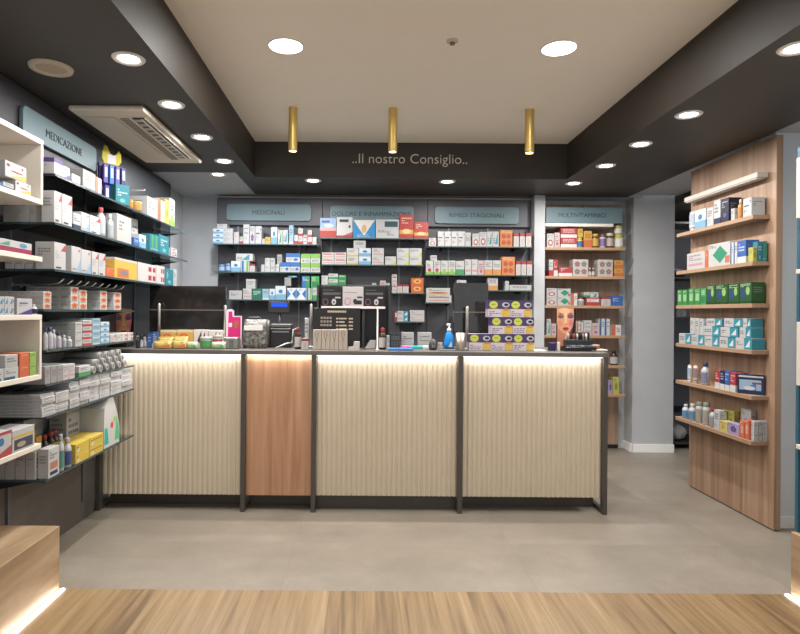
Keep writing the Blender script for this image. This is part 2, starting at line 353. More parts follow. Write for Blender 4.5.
sty('wrp', 'white carton with red symbols', 'DDD8D4', ('r', .55, .6, .72, .85, 'C02F48'), ('r', .8, .6, .95, .85, 'C02F48'), ('r', .55, .12, .72, .38, 'C02F48'), ('r', .8, .12, .95, .38, 'C02F48'))
sty('clem', 'orange candy carton', 'FFC23E', ('o', .42, .5, .34, .3, 'FF7414'), ('o', .42, .55, .2, .12, 'FFD080'), ('r', 0, .86, 1, 1, 'FFF0C0'))
sty('berr', 'white candy carton with dark berries', 'FFF6EC', ('v', .2, .25, .55, .95, '6A3A52'), ('v', .5, .3, .8, .9, '8E3A4A'), ('r', 0, 0, 1, .14, 'D8C8C0'))
sty('ylpk', 'yellow candy pouch', 'FFDA62', ('v', .1, .1, .95, .6, 'FF8A2A'), ('o', .75, .75, .14, .1, 'F0E2A0'), ('r', 0, .9, 1, 1, 'F2DE8A'), kind='pouch')
sty('mnt', 'pale green candy pouch', 'CFE0AE', ('v', .05, .1, .9, .6, '6CB858'), ('o', .6, .7, .2, .15, 'E8F0D8'), kind='pouch')
sty('ppl', 'purple and white carton with lime disc and yellow patch', 'FAEEF6', ('r', 0, .48, 1, 1, '5A427C'), ('r', 0, .48, .48, .52, 'C98A3A'), ('o', .24, .74, .2, .22, 'E8F42C'),
    ('r', .16, .74, .32, .78, '7E9A1E'), ('o', .8, .74, .17, .15, 'E6E2EA'), ('o', .82, .74, .1, .08, '2C2450'), ('r', .62, .03, .98, .44, 'FFD23A'), ('o', .82, .45, .14, .07, 'E6A03A'), TX(.05, .06, .56, .38, '9A86A0'), side='C9B6CC')
sty('blkb', 'black cosmetics carton', '1E1B1E', ('r', .08, .58, .92, .7, '6A6264'), ('r', .08, .8, .6, .84, '6A6264'), ('o', .2, .22, .14, .18, '8A5568'), ('o', .2, .22, .1, .13, '1E1B1E'), ('o', .6, .22, .11, .16, 'D8D4D2'), ('o', .6, .2, .04, .06, '3A3438'), ('r', .66, .4, .92, .48, 'CFC8C6'))
sty('whtb2', 'white cosmetics carton', 'DCD2D2', ('r', .08, .68, .7, .72, 'A8A0A2'), ('o', .24, .24, .16, .2, 'D890A4'), ('o', .24, .24, .12, .15, 'DCD2D2'), ('r', .55, .1, .92, .3, '2A2628'), ('r', .7, .42, .95, .5, '3A3438'), ('o', .6, .26, .1, .12, '3A3438'))
sty('nude', 'beige carton with branching line drawing', 'D8C5B2', ('v3', .5, 0, .5, .9, '8E7E72'), kind='carton')
sty('tooth', 'blue and navy printed blister pack', '23305E', ('r', .08, .2, .88, .72, 'A8C8E4'), ('v', .2, .2, .7, .6, '4A86C4'), ('o', .45, .3, .22, .1, 'E4ECF2'), ('r', .05, .84, .95, .92, 'E8E4E2'), ('r', .55, .52, .9, .6, 'B83A44'))
sty('redw', 'red and white carton', 'C8383C', ('r', 0, 0, 1, .34, 'EAE6E2'), TX(.15, .5, .85, .9, 'F0D8D4'))
sty('navw', 'navy and white carton', '2A3668', ('r', 0, 0, 1, .3, 'EAE6E2'), TX(.15, .5, .85, .9, 'C8D0E4'))
sty('bluw', 'blue and white carton', '3A6CC0', ('r', 0, 0, 1, .28, 'EAE6E2'), TX(.15, .5, .85, .9, 'D8E0F0'))
sty('violet', 'lilac carton with purple figure', 'B9A6CE', ('f', .5, .5, .3, .3, '6E56A0'), TX(.1, .8, .7, .95))
sty('orfl', 'orange carton with white flower', 'EE6B38', ('f', .5, .52, .32, .3, 'F4C0A0'), TX(.1, .85, .7, .97, 'FFFFFF'))
sty('ylfl', 'pale yellow carton', 'E6CF6A', ('o', .4, .45, .2, .22, 'D8A83A'), TX(.1, .75, .8, .92))
sty('ylgr', 'yellow green carton', 'CFC640', ('o', .5, .45, .25, .22, '8A9A2A'), TX(.1, .75, .8, .92))
sty('wbrn', 'white carton with brown picture', W, ('o', .5, .4, .26, .26, 'A8865E'), TX(.1, .78, .8, .94))
sty('grnbag', 'dark green carton with blue print', '235F22', ('r', .12, .25, .5, .7, '2C4F86'), ('o', .7, .6, .16, .2, '9CCB6C'), TX(.1, .78, .9, .95, 'C8E4C0'), ('r', 0, 0, 1, .12, '1A4A1E'))
sty('grnlt', 'bright green carton with pale label', '2F9A3C', ('r', .2, .25, .8, .7, 'A6D8A0'), TX(.15, .78, .85, .94, 'E0F0DC'))
# bottles and other round things: body, cap, label colours
def rnd(key, desc, kind, body, cap, label, **kw): STY[key] = dict(desc=desc, kind=kind, base=body, cap=cap, label=label, **kw)
rnd('b_wr', 'white bottle with red cap', 'bottle', 'D6D5D2', 'C2353A', 'C8D8E4')
rnd('b_wp', 'white bottle with purple cap', 'bottle', 'D6D5D2', '4E3C7E', 'D8D0DC')
rnd('b_ww', 'white bottle with white cap', 'bottle', 'D6D5D2', 'DCDCDA', 'B8C4CC')
rnd('b_wgr', 'white bottle with green badge', 'bottle', 'D6D5D2', 'B8B8B8', '5EA08C')
rnd('b_wbl', 'white bottle with blue badge', 'bottle', 'D6D5D2', 'B8B8B8', '4A5A9A')
rnd('b_br', 'brown bottle with white cap', 'bottle', '5A2E1A', 'E8E4DE', 'C8B8A8')
rnd('b_bry', 'amber jar with yellow label', 'jar', '7A4518', 'E0B030', 'E0A828')
rnd('b_brr', 'brown bottle with red cap and white label', 'bottle', '4A2414', 'B02A2C', 'DCD6CE')
rnd('b_wv', 'white jar with violet label', 'jar', 'DCD2D4', '8A4A6A', '8A78B0')
rnd('b_brw', 'brown jar with white cap', 'jar', '5E3A24', 'E4E0D8', 'CDB8A8')
rnd('b_yw', 'yellow topped white jar', 'jar', 'E6D68A', 'E0D04A', 'F0EEE6')
rnd('b_yell', 'yellow tub', 'tub', 'E8B828', 'D8A820', 'C88A20')
rnd('b_sm', 'small brown bottle with pale label', 'bottle', '6A4A38', 'D8D4CC', 'D8CFC6')
rnd('b_bl', 'blue bottle with white cap', 'bottle', '3A5AA8', 'E4E4E4', 'C8D4EC')
rnd('b_dkb', 'white bottle with dark blue cap', 'bottle', 'DAD8DC', '2E3A78', '8A90B0')
rnd('b_dk', 'dark bottle with red cap', 'bottle', '2A2024', 'A83A2E', '4A4044')
rnd('b_bk', 'small black bottle', 'bottle', '1C1C20', '2A2A30', '3A3A42')
rnd('b_clr', 'small grey bottle with black cap', 'bottle', '9A9AA2', '222228', 'C4C4CC')
rnd('b_lb', 'white bottle with light blue label', 'bottle', 'E0E4E8', 'DCE4EA', '5AA4D8')
rnd('j_gr', 'white jar with green grey lid', 'jar', 'DAD8D2', '9AA08E', 'B8B0A4')
rnd('b_rt', 'white bottle with dark red cap', 'bottle', 'D8D0CC', 'A02C30', 'A8A8B0')
rnd('t_wh', 'white upright tube', 'tube', 'E4E2DE', 'D4D4D4', 'B8C4D8')
rnd('t_pk', 'pale pink upright tube', 'tube', 'DCC8BC', 'C8B4A8', 'A88A80')
rnd('tub_o', 'white tub with orange and yellow label', 'tub', 'D6D5D2', 'D6D5D2', '4CAE58')
rnd('b_org', 'orange bottle with white lid', 'tub', 'E08A2A', 'E8E4DC', 'D86A2A')
rnd('b_ybl', 'yellow jar with blue label', 'jar', 'E6C22C', 'E8D060', '3A7AC0')
rnd('b_yor', 'yellow packed tub', 'tub', 'E2B41E', 'E0A818', 'C8861C')
rnd('b_nvy', 'small white bottle with navy label', 'bottle', 'D8D8DE', 'D8D8DE', '2A2A50')
rnd('b_oil', 'yellow bottle with pale cap', 'bottle', 'E2A62C', 'E8E0D0', 'D8902A')
rnd('b_bwh', 'dark brown bottle with grey label', 'bottle', '3A2A26', '2A2222', 'C8C4C0')
rnd('b_blp', 'soft blue pack bottle', 'tub', '5A8CD0', '7AA4DC', 'A8C4E8')

def decal(mb, face, w, d, h, D, e=.0004):
    """print one decal on a face: 'f' front, 'l' side at -x, 'r' side at +x"""
    def P(u, v):
        z = v*h
        if face == 'f': return (-w/2+u*w, -d/2-e, z)
        if face == 'l': return (-w/2-e, d/2-u*d, z)
        return (w/2+e, -d/2+u*d, z)
    t = D[0]; c = mat(PK(D[-1]), .5)
    if t == 'r':
        _, a, b, a2, b2, _ = D
        mb.face([P(a, b), P(a2, b), P(a2, b2), P(a, b2)], c)
    elif t in 'od' and len(t) == 1:
        _, a, b, ru, rv, _ = D; n = 14 if t == 'o' else 4
        mb.face([P(a+ru*math.cos(2*PI*i/n), b+rv*math.sin(2*PI*i/n)) for i in range(n)], c)
    elif t == 'v':          # swoosh / triangle between two corners
        _, a, b, a2, b2, _ = D
        mb.face([P(a, b), P(a2, b), P(a2, b2)], c) if a < a2 else mb.face([P(a2, b), P(a, b), P(a, b2)], c)
    elif t == 'v2':
        mb.face([P(.5, .12), P(.98, .98), P(.02, .98)], c)
    elif t == 'v4':
        mb.face([P(.02, .9), P(.02, .1), P(.42, .5)], c); mb.face([P(.98, .1), P(.98, .9), P(.58, .5)], c)
    elif t == 'v3':
        for x0, z0, x1, z1 in ((.5, 0, .5, .55), (.5, .35, .25, .9), (.5, .45, .75, .92), (.34, .6, .38, .95), (.62, .62, .58, .96)):
            mb.face([P(x0-.025, z0), P(x0+.025, z0), P(x1+.02, z1), P(x1-.02, z1)], c)
    elif t == 'f':
        _, a, b, ru, rv, _ = D
        for k in range(5):
            ca, cb = a+ru*.55*math.cos(2*PI*k/5+.3), b+rv*.55*math.sin(2*PI*k/5+.3)
            mb.face([(lambda q: (q[0], q[1], q[2]))(P(ca+ru*.42*math.cos(2*PI*i/9), cb+rv*.42*math.sin(2*PI*i/9))) for i in range(9)], c)
    elif t == 't':          # unreadable fine print: short strokes
        _, a, b, a2, b2, _ = D
        rows = 2 if h < .07 else 3
        rh = (b2-b)/rows
        for r in range(rows):
            u = a
            while u < a2 - .03:
                L = random.uniform(.06, .18) * (1 if r == rows-1 else .8)
                ue = min(u+L, a2)
                mb.face([P(u, b+r*rh+rh*.22), P(ue, b+r*rh+rh*.22), P(ue, b+r*rh+rh*.72), P(u, b+r*rh+rh*.72)], c)
                u = ue + .035
                if random.random() < .18: break

def carton_mesh(w, d, h, s):
    mb = MB(); mb.box(-w/2, w/2, -d/2, d/2, 0, h, mat(PK(s['base']), .5), .0012)
    lay = 0
    for D in s['dec']:
        decal(mb, 'f', w, d, h, D, .0003 + .00012*lay); lay += 1
        if D[0] == 'r' and D[1] == 0 and D[3] == 1:
            for f in 'lr': decal(mb, f, w, d, h, D, .0003 + .00012*lay)
    for f in 'lr':
        if s.get('side'): decal(mb, f, w, d, h, ('r', .02, .02, .98, .98, s['side']), .0003)
        else: decal(mb, f, w, d, h, TX(.15, .5, .8, .8, '8C8C92'), .0006)
    # the closed flap line across the top
    mb.face([(-w*.44, -.0006, h+.0003), (w*.44, -.0006, h+.0003), (w*.44, .0006, h+.0003), (-w*.44, .0006, h+.0003)], mat(PK('9A9894'), .6))
    return mb
def pouch_mb(w, d, h, s):
    bm = bmesh.new(); bmesh.ops.create_cube(bm, size=1)
    bmesh.ops.subdivide_edges(bm, edges=bm.edges[:], cuts=3, use_grid_fill=True)
    for v in bm.verts:
        x, y, z = v.co * 2
        k = 1 - .75*abs(z)**3 * (1 if z > 0 else .5)
        v.co = (x*w/2*(1-.04*(1-abs(z))), y*d/2*k*(1-.35*x*x), (z+1)*h/2)
    mb = MB(); mb.add_bm(bm, mat(PK(s['base']), .35), True)
    for i, D in enumerate(s['dec']): decal(mb, 'f', w*.96, d*1.04, h, D, .0006+.0002*i)
    return mb
SHAPES = {
 'bottle': ([(.40, 0), (.5, .03), (.5, .60), (.44, .70), (.24, .78), (.22, .83)], [(.26, .82), (.27, .84), (.27, .97), (.22, 1.0)], (.10, .56)),
 'jar':    ([(.44, 0), (.5, .03), (.5, .72), (.42, .80), (.36, .82)], [(.42, .81), (.43, .83), (.43, .98), (.40, 1.0)], (.12, .66)),
 'tub':    ([(.42, 0), (.46, .02), (.49, .78), (.48, .82)], [(.51, .81), (.52, .83), (.52, .97), (.49, 1.0)], (.15, .68)),
 'tube':   ([(.36, 0), (.40, .02), (.40, .16)], None, (.30, .82)),
}
def round_item(name, w, h, s, loc, rz):
    body, cap, lab = SHAPES[s['kind']]
    mb = MB()
    if s['kind'] == 'tube':
        mb.lathe([(.46*w, .16*h), (.47*w, .2*h), (.40*w, .95*h)], mat(PK(s['base']), .4), 14, sy=.75)
        mb.box(-.42*w, .42*w, -.05*w, .05*w, .95*h, h, mat(PK(s['base']), .4), .001)
    else:
        mb.lathe([(r*w, z*h) for r, z in body], mat(PK(s['base']), .3), 16)
    o = mb.build(name, None, loc, rz)
    c = MB()
    if s['kind'] == 'tube': c.lathe([(.36*w, 0), (.38*w, .01*h), (.38*w, .155*h)], mat(PK(s['cap']), .4), 14, sy=.75)
    else: c.lathe([(r*w, z*h) for r, z in cap], mat(PK(s['cap']), .4), 14)
    c.build('cap', o)
    l = MB(); rr = (.475 if s['kind'] == 'tube' else .508)*w; n = 12
    sy = .75 if s['kind'] == 'tube' else 1
    for i in range(n):                                    # a wrap-around label on the front half
        a0, a1 = PI + PI*i/n, PI + PI*(i+1)/n
        l.face([(rr*math.cos(a0), sy*rr*math.sin(a0), lab[0]*h), (rr*math.cos(a1), sy*rr*math.sin(a1), lab[0]*h), (rr*math.cos(a1), sy*rr*math.sin(a1), lab[1]*h), (rr*math.cos(a0), sy*rr*math.sin(a0), lab[1]*h)], mat(PK(s['label']), .5))
    l.build('paper_label', o)
    return o
KINDNAME = {'carton': 'medicine_carton', 'pouch': 'candy_pouch', 'bottle': 'bottle', 'jar': 'pill_jar', 'tub': 'plastic_tub', 'tube': 'cream_tube'}
KINDCAT = {'carton': 'box', 'pouch': 'bag', 'bottle': 'bottle', 'jar': 'jar', 'tub': 'tub', 'tube': 'tube'}
CACHE = {}
PACKNAME = ['medicine_carton']
def pack(key, w, d, h, loc, rz, label, group=None):
    s = STY[key]; name = KINDNAME[s['kind']]; name = PACKNAME[0] if s['kind'] == 'carton' else name; cat = KINDCAT[s['kind']]
    if s['kind'] in ('carton', 'pouch'):
        ck = (PACKNAME[0], key, round(w, 3), round(d, 3), round(h, 3))
        if ck in CACHE:
            o = CACHE[ck].copy(); COL.objects.link(o); o.location = loc; o.rotation_euler = (0, 0, rz)
            for k in ('label', 'group', 'category'):
                if k in o: del o[k]
        else:
            o = (carton_mesh if s['kind'] == 'carton' else pouch_mb)(w, d, h, s).build(name, None, loc, rz); CACHE[ck] = o
    else:
        o = round_item(name, min(w, d*1.0 if d > .02 else w), h, s, loc, rz)
    return tag(o, label, cat, group)

LEVEL = {1: [''], 2: ['lower', 'upper'], 3: ['bottom', 'middle', 'top'], 4: ['bottom', 'second-lowest', 'third-lowest', 'top'],
         5: ['bottom', 'second-lowest', 'middle', 'second-highest', 'top'], 6: ['bottom', 'second-lowest', 'third-lowest', 'fourth-lowest', 'fifth-lowest', 'top'],
         7: ['bottom', 'second-lowest', 'third-lowest', 'fourth-lowest', 'fifth-lowest', 'sixth-lowest', 'top']}
GAP = .0006
def lab(level, desc, ordn, side, where):
    s = ' '.join(x for x in (level, desc) if x)
    return f'{s}, {ORD[ordn]} from {side} on {where}'

def frow(Y, zs, items, where, group, depth=.11, rz=0, side='left'):
    """packs facing the camera side by side; items: (x0, x1, ytop, key[, n | 'u']) in photo pixels, all standing on height zs"""
    placed = []; k = 0
    for it in items:
        x0, x1, yt, key = it[:4]; opt = it[4] if len(it) > 4 else 1; dd = it[5] if len(it) > 5 else depth
        X0, Zt = at(x0, yt, Y); X1, _ = at(x1, yt, Y); _, Zt = at((x0+x1)/2, yt, Y)
        z0 = zs; n = 1; lev = None
        if opt == 'u':
            xc = (X0+X1)/2
            tops = [(b[2], b[3]) for b in placed if b[0] < X1-.002 and b[1] > X0+.002]
            sup = [b for b in placed if b[0] <= xc <= b[1]]
            z0 = max([t for t, _ in tops], default=zs); kk = (sup or [(0, 0, 0, k)])[-1][3]; lev = 'topmost'
        else:
            k += 1; kk = k; n = opt
        hh = (Zt - z0)/n
        hh = max(hh, .018)
        w = (X1-X0) - .0014
        for i in range(n):
            d = min(dd, w*1.0) if STY[key]['kind'] not in ('carton', 'pouch') else dd
            l = lev if lev else LEVEL[n][i]
            pack(key, w, d, hh-GAP, ((X0+X1)/2, Y + d/2, z0 + i*hh + GAP/2), rz, lab(l, STY[key]['desc'], kk, side, where), group)
        placed.append((X0, X1, z0+n*hh, kk))
def srow(Xf, zs, items, where, group, depth=.18, side='near end', deep=1):
    """packs on a shelf along a side wall, fronts in the upright plane x = Xf facing the room"""
    sgn = 1 if Xf < 0 else -1; rz = PI/2*sgn
    placed = []; k = 0
    for it in sorted(items, key=lambda q: 0):
        x0, x1, yt, key = it[:4]; opt = it[4] if len(it) > 4 else 1; dd = it[5] if len(it) > 5 else depth
        back = it[6] if len(it) > 6 else 0.0
        xf = Xf - sgn*back
        Ya, Yb = sorted((depth_on(x0, yt, xf), depth_on(x1, yt, xf)))
        _, Zt = at((x0+x1)/2, yt, (Ya+Yb)/2)
        z0 = zs; n = 1; lev = None
        if opt == 'u':
            yc = (Ya+Yb)/2
            tops = [b[2] for b in placed if b[0] < Yb-.002 and b[1] > Ya+.002]
            sup = [b for b in placed if b[0] <= yc <= b[1]]
            z0 = max(tops, default=zs); kk = (sup or [(0, 0, 0, k)])[-1][3]; lev = 'topmost'
        else:
            k += 1; kk = k; n = opt
        hh = max((Zt-z0)/n, .015); w = Yb-Ya-.0016
        for i in range(n):
            d = min(dd, (x1-x0)*(Ya+Yb)/2/F*(1.25 if sgn < 0 else 1.1)-.001) if STY[key]['kind'] not in ('carton', 'pouch') else dd
            l = lev if lev else LEVEL[n][i]
            pack(key, w, d, hh-GAP, (xf - sgn*d/2, (Ya+Yb)/2, z0+i*hh+GAP/2), rz, lab(l, STY[key]['desc'], kk, side, where), group)
        placed.append((Ya, Yb, z0+n*hh, kk))
# ------------------------------------------------------------------ camera
cam = bpy.data.cameras.new('camera'); cam_o = bpy.data.objects.new('camera', cam); COL.objects.link(cam_o)
cam.sensor_width = 36; cam.lens = F / 800 * 36; cam.clip_start = .05
cam.shift_x = (400 - CX) / 800; cam.shift_y = -(317 - CY) / 800
cam_o.location = (0, 0, CAMH)
cam_o.rotation_euler = (Matrix.Rotation(PI/2, 3, 'X') @ Matrix.Rotation(ROLL, 3, 'Z')).to_euler()
scene.camera = cam_o

SOF, CEIL = 2.41, 2.70          # dark soffit and main ceiling heights
XL, XR = -1.78, 2.75            # side walls
YB = 5.66                       # back wall
# ------------------------------------------------------------------ setting
m = MB(); m.box(-3.4, 4.2, 2.735, 7.0, -.05, 0, M_TILE); struct('floor', m, 'grey stone tile floor in front of and behind the counter')
m = MB(); m.box(-3.4, 4.2, -2.2, 2.7345, -.05, 0.0005, M_OAKFLOOR); struct('floor_oak', m, 'pale oak plank floor at the near edge of the shop')
m = MB(); m.box(-.92, 1.64, -2.2, 4.80, CEIL, CEIL+.05, M_CEIL); struct('ceiling', m, 'pale raised plaster ceiling over the counter')
m = MB()                         # dark dropped soffit, a U around the raised ceiling
m.box(-3.4, -.92, -2.2, 4.66, SOF, CEIL+.08, M_DARK)
m.box(1.64, 2.455, -2.2, 5.52, SOF, CEIL+.08, M_DARK)
m.box(-1.05, 1.64, 4.80, 5.52, SOF, CEIL+.08, M_DARK)
m.box(-1.05, -.92, 4.66, 4.80, SOF, CEIL+.08, M_DARK)
struct('ceiling_soffit', m, 'dark dropped soffit running around the pale ceiling')
m = MB(); m.box(-3.4, -1.05, 4.66, 5.9, SOF+.004, SOF+.06, M_WHITEWALL); m.box(-1.05, 2.6, 5.52, 5.9, SOF+.004, SOF+.06, M_WHITEWALL); m.box(2.456, 4.2, -2.2, 4.46, SOF+.02, SOF+.08, M_WHITEWALL); m.box(2.456, 2.93, 4.46, 5.515, SOF+.02, SOF+.08, M_WHITEWALL)
struct('ceiling_white', m, 'white ceiling beyond the dark soffit')
m = MB(); m.box(2.935, 4.2, 4.47, 6.9, 2.36, 2.44, M_DARK); struct('ceiling_storeroom', m, 'dark ceiling of the storeroom opening')
m = MB(); m.box(XL-.1, XL, 2.0, 5.66, 0, 2.9, M_WHITEWALL); m.box(-3.4, -3.3, -2.2, 2.0, 0, 2.9, M_WHITEWALL); m.box(-3.4, XL-.1, 1.98, 2.05, 0, 2.9, M_UNIT); struct('wall_left', m)
m = MB(); m.box(-3.4, 2.54, YB+.07, YB+.15, 0, 2.9, M_WHITEWALL); struct('wall_back', m)
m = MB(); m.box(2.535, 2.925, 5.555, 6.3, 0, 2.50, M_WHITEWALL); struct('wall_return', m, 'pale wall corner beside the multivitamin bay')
m = MB(); m.box(2.53, 2.64, 5.543, 5.555, 0, .075, M_WHITE); m.box(2.64, 2.93, 5.543, 5.555, 0, .075, M_WHITE); m.box(2.523, 2.535, 5.543, 6.3, 0, .075, M_WHITE); struct('baseboard_back', m, 'white baseboard round the pale wall corner')
m = MB(); m.box(2.515, 2.95, 3.60, 3.75, 0, 2.43, M_WALL_LIT); m.box(2.95, 3.1, -2.2, 3.75, 0, 2.43, M_WALL_LIT); struct('wall_right', m)
m = MB(); m.box(2.515, 2.95, 3.588, 3.60, 0, .07, M_WHITE); struct('baseboard_right', m, 'white baseboard at the pale wall end')
m = MB(); m.box(2.925, 4.2, 6.6, 6.7, 0, 2.42, M_UNIT); m.box(4.1, 4.2, 3.75, 6.6, 0, 2.42, M_UNIT); struct('wall_storeroom', m, 'dark wall of the storeroom opening')
m = MB(); m.box(-3.4, 4.2, -2.3, -2.2, 0, .25, M_WHITEWALL); m.box(-3.4, -2.2, -2.3, -2.2, .25, 2.8, M_WHITEWALL); m.box(3.0, 4.2, -2.3, -2.2, .25, 2.8, M_WHITEWALL); struct('wall_front', m, 'wall below the open shop front behind the viewer')
m = MB(); m.box(1.563, 1.662, 5.45, 5.72, 0, 2.41, M_WHITEWALL); struct('pillar', m, 'slim white pillar between the seasonal and multivitamin bays')

# ------------------------------------------------------------------ ceiling fixtures
def spot_lamp(parent, z, r, power, col=(1, .97, .93), spread=3.1):
    l = bpy.data.lights.new('lamp', 'AREA'); l.shape = 'DISK'; l.size = r*1.6; l.energy = power; l.color = col; l.spread = spread
    o = bpy.data.objects.new('lamp', l); COL.objects.link(o); o.parent = parent; o.location = (0, 0, z)
PW = 11.0
def downlight(x, y, z, r, label, group, power=PW, col=(1, .97, .94), glow=M_SPOT):
    t = thing('recessed_downlight', label, 'ceiling light', (x, y, z), 0, group)
    mb = MB(); n = 28
    mb.lathe([(r*.62, .012), (r*.66, -.004), (r*.92, -.007), (r, -.001), (r, .0)], M_WHITE, n, caps=False); mb.build('trim_ring', t)
    mb = MB(); mb.lathe([(r*.63, -.002), (r*.63, .004)], glow, n); mb.build('diffuser', t)
    spot_lamp(t, -.012, r*.62, power, col)
    return t
for i, y in enumerate((2.571, 3.137, 3.717, 4.303)):
    downlight(-1.052, y, SOF, .071, f'round recessed downlight in the left dark soffit, {ORD[i+1]} from the viewer', 'downlights in the left soffit')
downlight(-1.205, 4.735, SOF+.004, .068, 'round recessed downlight in the white ceiling behind the air conditioner', 'downlights in the left soffit', 15, (.88, .94, 1))
for x, y, w in ((-.454, 4.916, 'near the MEDICINALI sign'), (.672, 4.913, 'near the RIMEDI STAGIONALI sign'), (1.745, 4.94, 'in the soffit corner near the MULTIVITAMINICI sign')):
    downlight(x, y, SOF, .071, f'round recessed downlight in the back soffit {w}', 'downlights in the back soffit')
for i, y in enumerate((2.418, 3.229, 3.793, 4.346)):
    downlight(1.772, y, SOF, .071, f'round recessed downlight in the right dark soffit, {ORD[i+1]} from the viewer', 'downlights in the right soffit')
for x, w in ((-.431, 'left'), (1.0, 'right')):
    t = thing('ceiling_downlight', f'bright round downlight in the pale ceiling, the {w} one', 'ceiling light', (x, 3.065, CEIL), 0, 'downlights in the pale ceiling')
    mb = MB(); mb.lathe([(.094, 0), (.094, -.006), (.088, -.010), (.086, -.004)], M_WHITE, 32, caps=False); mb.build('trim_ring', t)
    mb = MB(); mb.lathe([(.089, -.006), (.089, 0)], M_SPOT, 32); mb.build('diffuser', t)
    spot_lamp(t, -.02, .09, 13)
for y in (.9, -.8):                # the rest of the shop ceiling, behind the viewer
    for x in (-.431, 1.0):
        t = thing('ceiling_downlight', 'bright round downlight in the pale ceiling behind the viewer', 'ceiling light', (x, y, CEIL), 0, 'downlights behind the viewer')
        mb = MB(); mb.lathe([(.089, -.006), (.089, 0)], M_SPOT, 24); mb.build('diffuser', t)
        spot_lamp(t, -.02, .09, 4)
t = thing('ceiling_speaker', 'round off-white speaker grille in the left dark soffit, unlit', 'speaker', (-1.447, 2.672, SOF))
mb = MB(); mb.lathe([(.064, -.004), (.068, -.010), (.090, -.010), (.094, 0)], mat('B9AD9C', .6), 32, caps=False); mb.build('rim', t)
mb = MB(); mb.lathe([(.066, -.005), (.066, 0)], mat('A79B8A', .8), 32); mb.build('grille', t)
t = thing('smoke_detector', 'tiny round detector on the pale ceiling between the two bright downlights', 'detector', (.432, 3.0, CEIL))
mb = MB(); mb.lathe([(.030, 0), (.030, -.006), (.024, -.010)], mat('CFC2AE', .6), 20); mb.build('base', t)
mb = MB(); mb.lathe([(.013, -.010), (.013, -.020)], mat('7A6E5C', .6), 14); mb.build('sensor', t)
for x, w in ((-.510, 'first from left, near the MEDICINALI sign'), (.174, 'in the middle, before the lettering'), (1.11, 'third from left, near the RIMEDI sign')):
    t = thing('pendant_spotlight', f'brass cylinder spotlight on the pale ceiling, {w}', 'ceiling light', (x, 4.005, CEIL), 0, 'brass spotlights over the counter')
    mb = MB(); mb.lathe([(.031, 0), (.031, -.29), (.029, -.298), (.025, -.298)], M_GOLD, 24, caps=False); mb.build('cylinder', t)
    mb = MB(); mb.lathe([(.026, -.292), (.026, -.288)], M_SPOT, 24); mb.build('lens', t)
    spot_lamp(t, -.302, .025, 7, spread=2.0)
# air conditioner cassette
t = thing('air_conditioner', 'white ceiling cassette air conditioner in the left dark soffit', 'air conditioner', (-1.41, 3.71, SOF))
mb = MB(); mb.box(-.206, .206, -.56, .56, -.028, 0, mat('CFC6B8', .75), .008); mb.build('housing', t)
mb = MB(); mb.box(-.185, .0, -.45, .46, -.034, -.0285, mat('C4BBAD', .5), .003); mb.build('intake_panel', t)
mb = MB()
for i in range(30): mb.box(.022, .068, -.43+i*.0295, -.43+i*.0295+.017, -.0335, -.0285, mat('8F877B', .6))
mb.build('grille', t)
mb = MB(); mb.box(.095, .165, -.44, .40, -.0335, -.0285, M_BLACK)
mb.box(.09, .095, -.445, .405, -.036, -.0285, mat('CFC6B8', .5)); mb.box(.165, .17, -.445, .405, -.036, -.0285, mat('CFC6B8', .5)); mb.build('air_outlet', t)
mb = MB()
for i in range(11): mb.box(.10, .135, -.42+i*.075, -.42+i*.075+.035, -.0355, -.034, mat('B5ADA2', .5))
mb.box(.138, .15, -.43, .39, -.0375, -.034, mat('D8D0C4', .5)); mb.build('louvre', t)

# ------------------------------------------------------------------ lettering on the bulkhead
X0, _ = at(352.5, 159, 4.80); X1, Z = at(467, 160, 4.80)
o = text_mesh('bulkhead_lettering', '..Il nostro Consiglio..', mat('DCD3C4', .5), X1-X0, None, ((X0+X1)/2, 4.793, at(410, 160.5, 4.80)[1]), extr=.004, thin=-.010)
tag(o, 'pale raised lettering reading ..Il nostro Consiglio.. on the dark bulkhead', 'lettering')
def sign(name, body, x0, x1, y0, y1, Y, label, tx0, tx1, r=.03, mt=M_SIGN, d=.02):
    Xa, Za = at(x0, y0, Y); Xb, _ = at(x1, y0, Y); xc = (x0+x1)/2
    Za = at(xc, y0, Y)[1]; Zb = at(xc, y1, Y)[1]
    w, h = Xb-Xa, Za-Zb
    t = thing(name, label, 'sign', ((Xa+Xb)/2, Y, (Za+Zb)/2))
    poly = []
    for cx, cz, a0 in ((w/2-r, h/2-r, 0), (-w/2+r, h/2-r, 90), (-w/2+r, -h/2+r, 180), (w/2-r, -h/2+r, 270)):
        for k in range(6):
            a = math.radians(a0+18*k); poly.append((cx+r*math.cos(a), cz+r*math.sin(a)))
    mb = MB(); mb.prism(poly, 0, d, mt); mb.build('board', t)
    ta, tb = at(tx0, y0, Y)[0], at(tx1, y0, Y)[0]
    text_mesh('lettering', body, mat('26343C', .5), tb-ta, None, ((ta+tb)/2-(Xa+Xb)/2, -.0015, 0), parent=t, extr=.001, thin=-.006)
    return t
sign('category_sign', 'MEDICINALI', 226.7, 311, 204.3, 220.6, 5.535, 'teal rounded sign reading MEDICINALI over the first back bay', 252.5, 284.5)
sign('category_sign', 'DOLORE E INFIAMMAZIONE', 330.3, 413.8, 206, 222, 5.535, 'teal rounded sign reading DOLORE E INFIAMMAZIONE, partly hidden by boxes', 332.5, 411)
sign('category_sign', 'RIMEDI STAGIONALI', 435, 519, 207, 223.6, 5.535, 'teal rounded sign reading RIMEDI STAGIONALI over the third back bay', 449.5, 504)
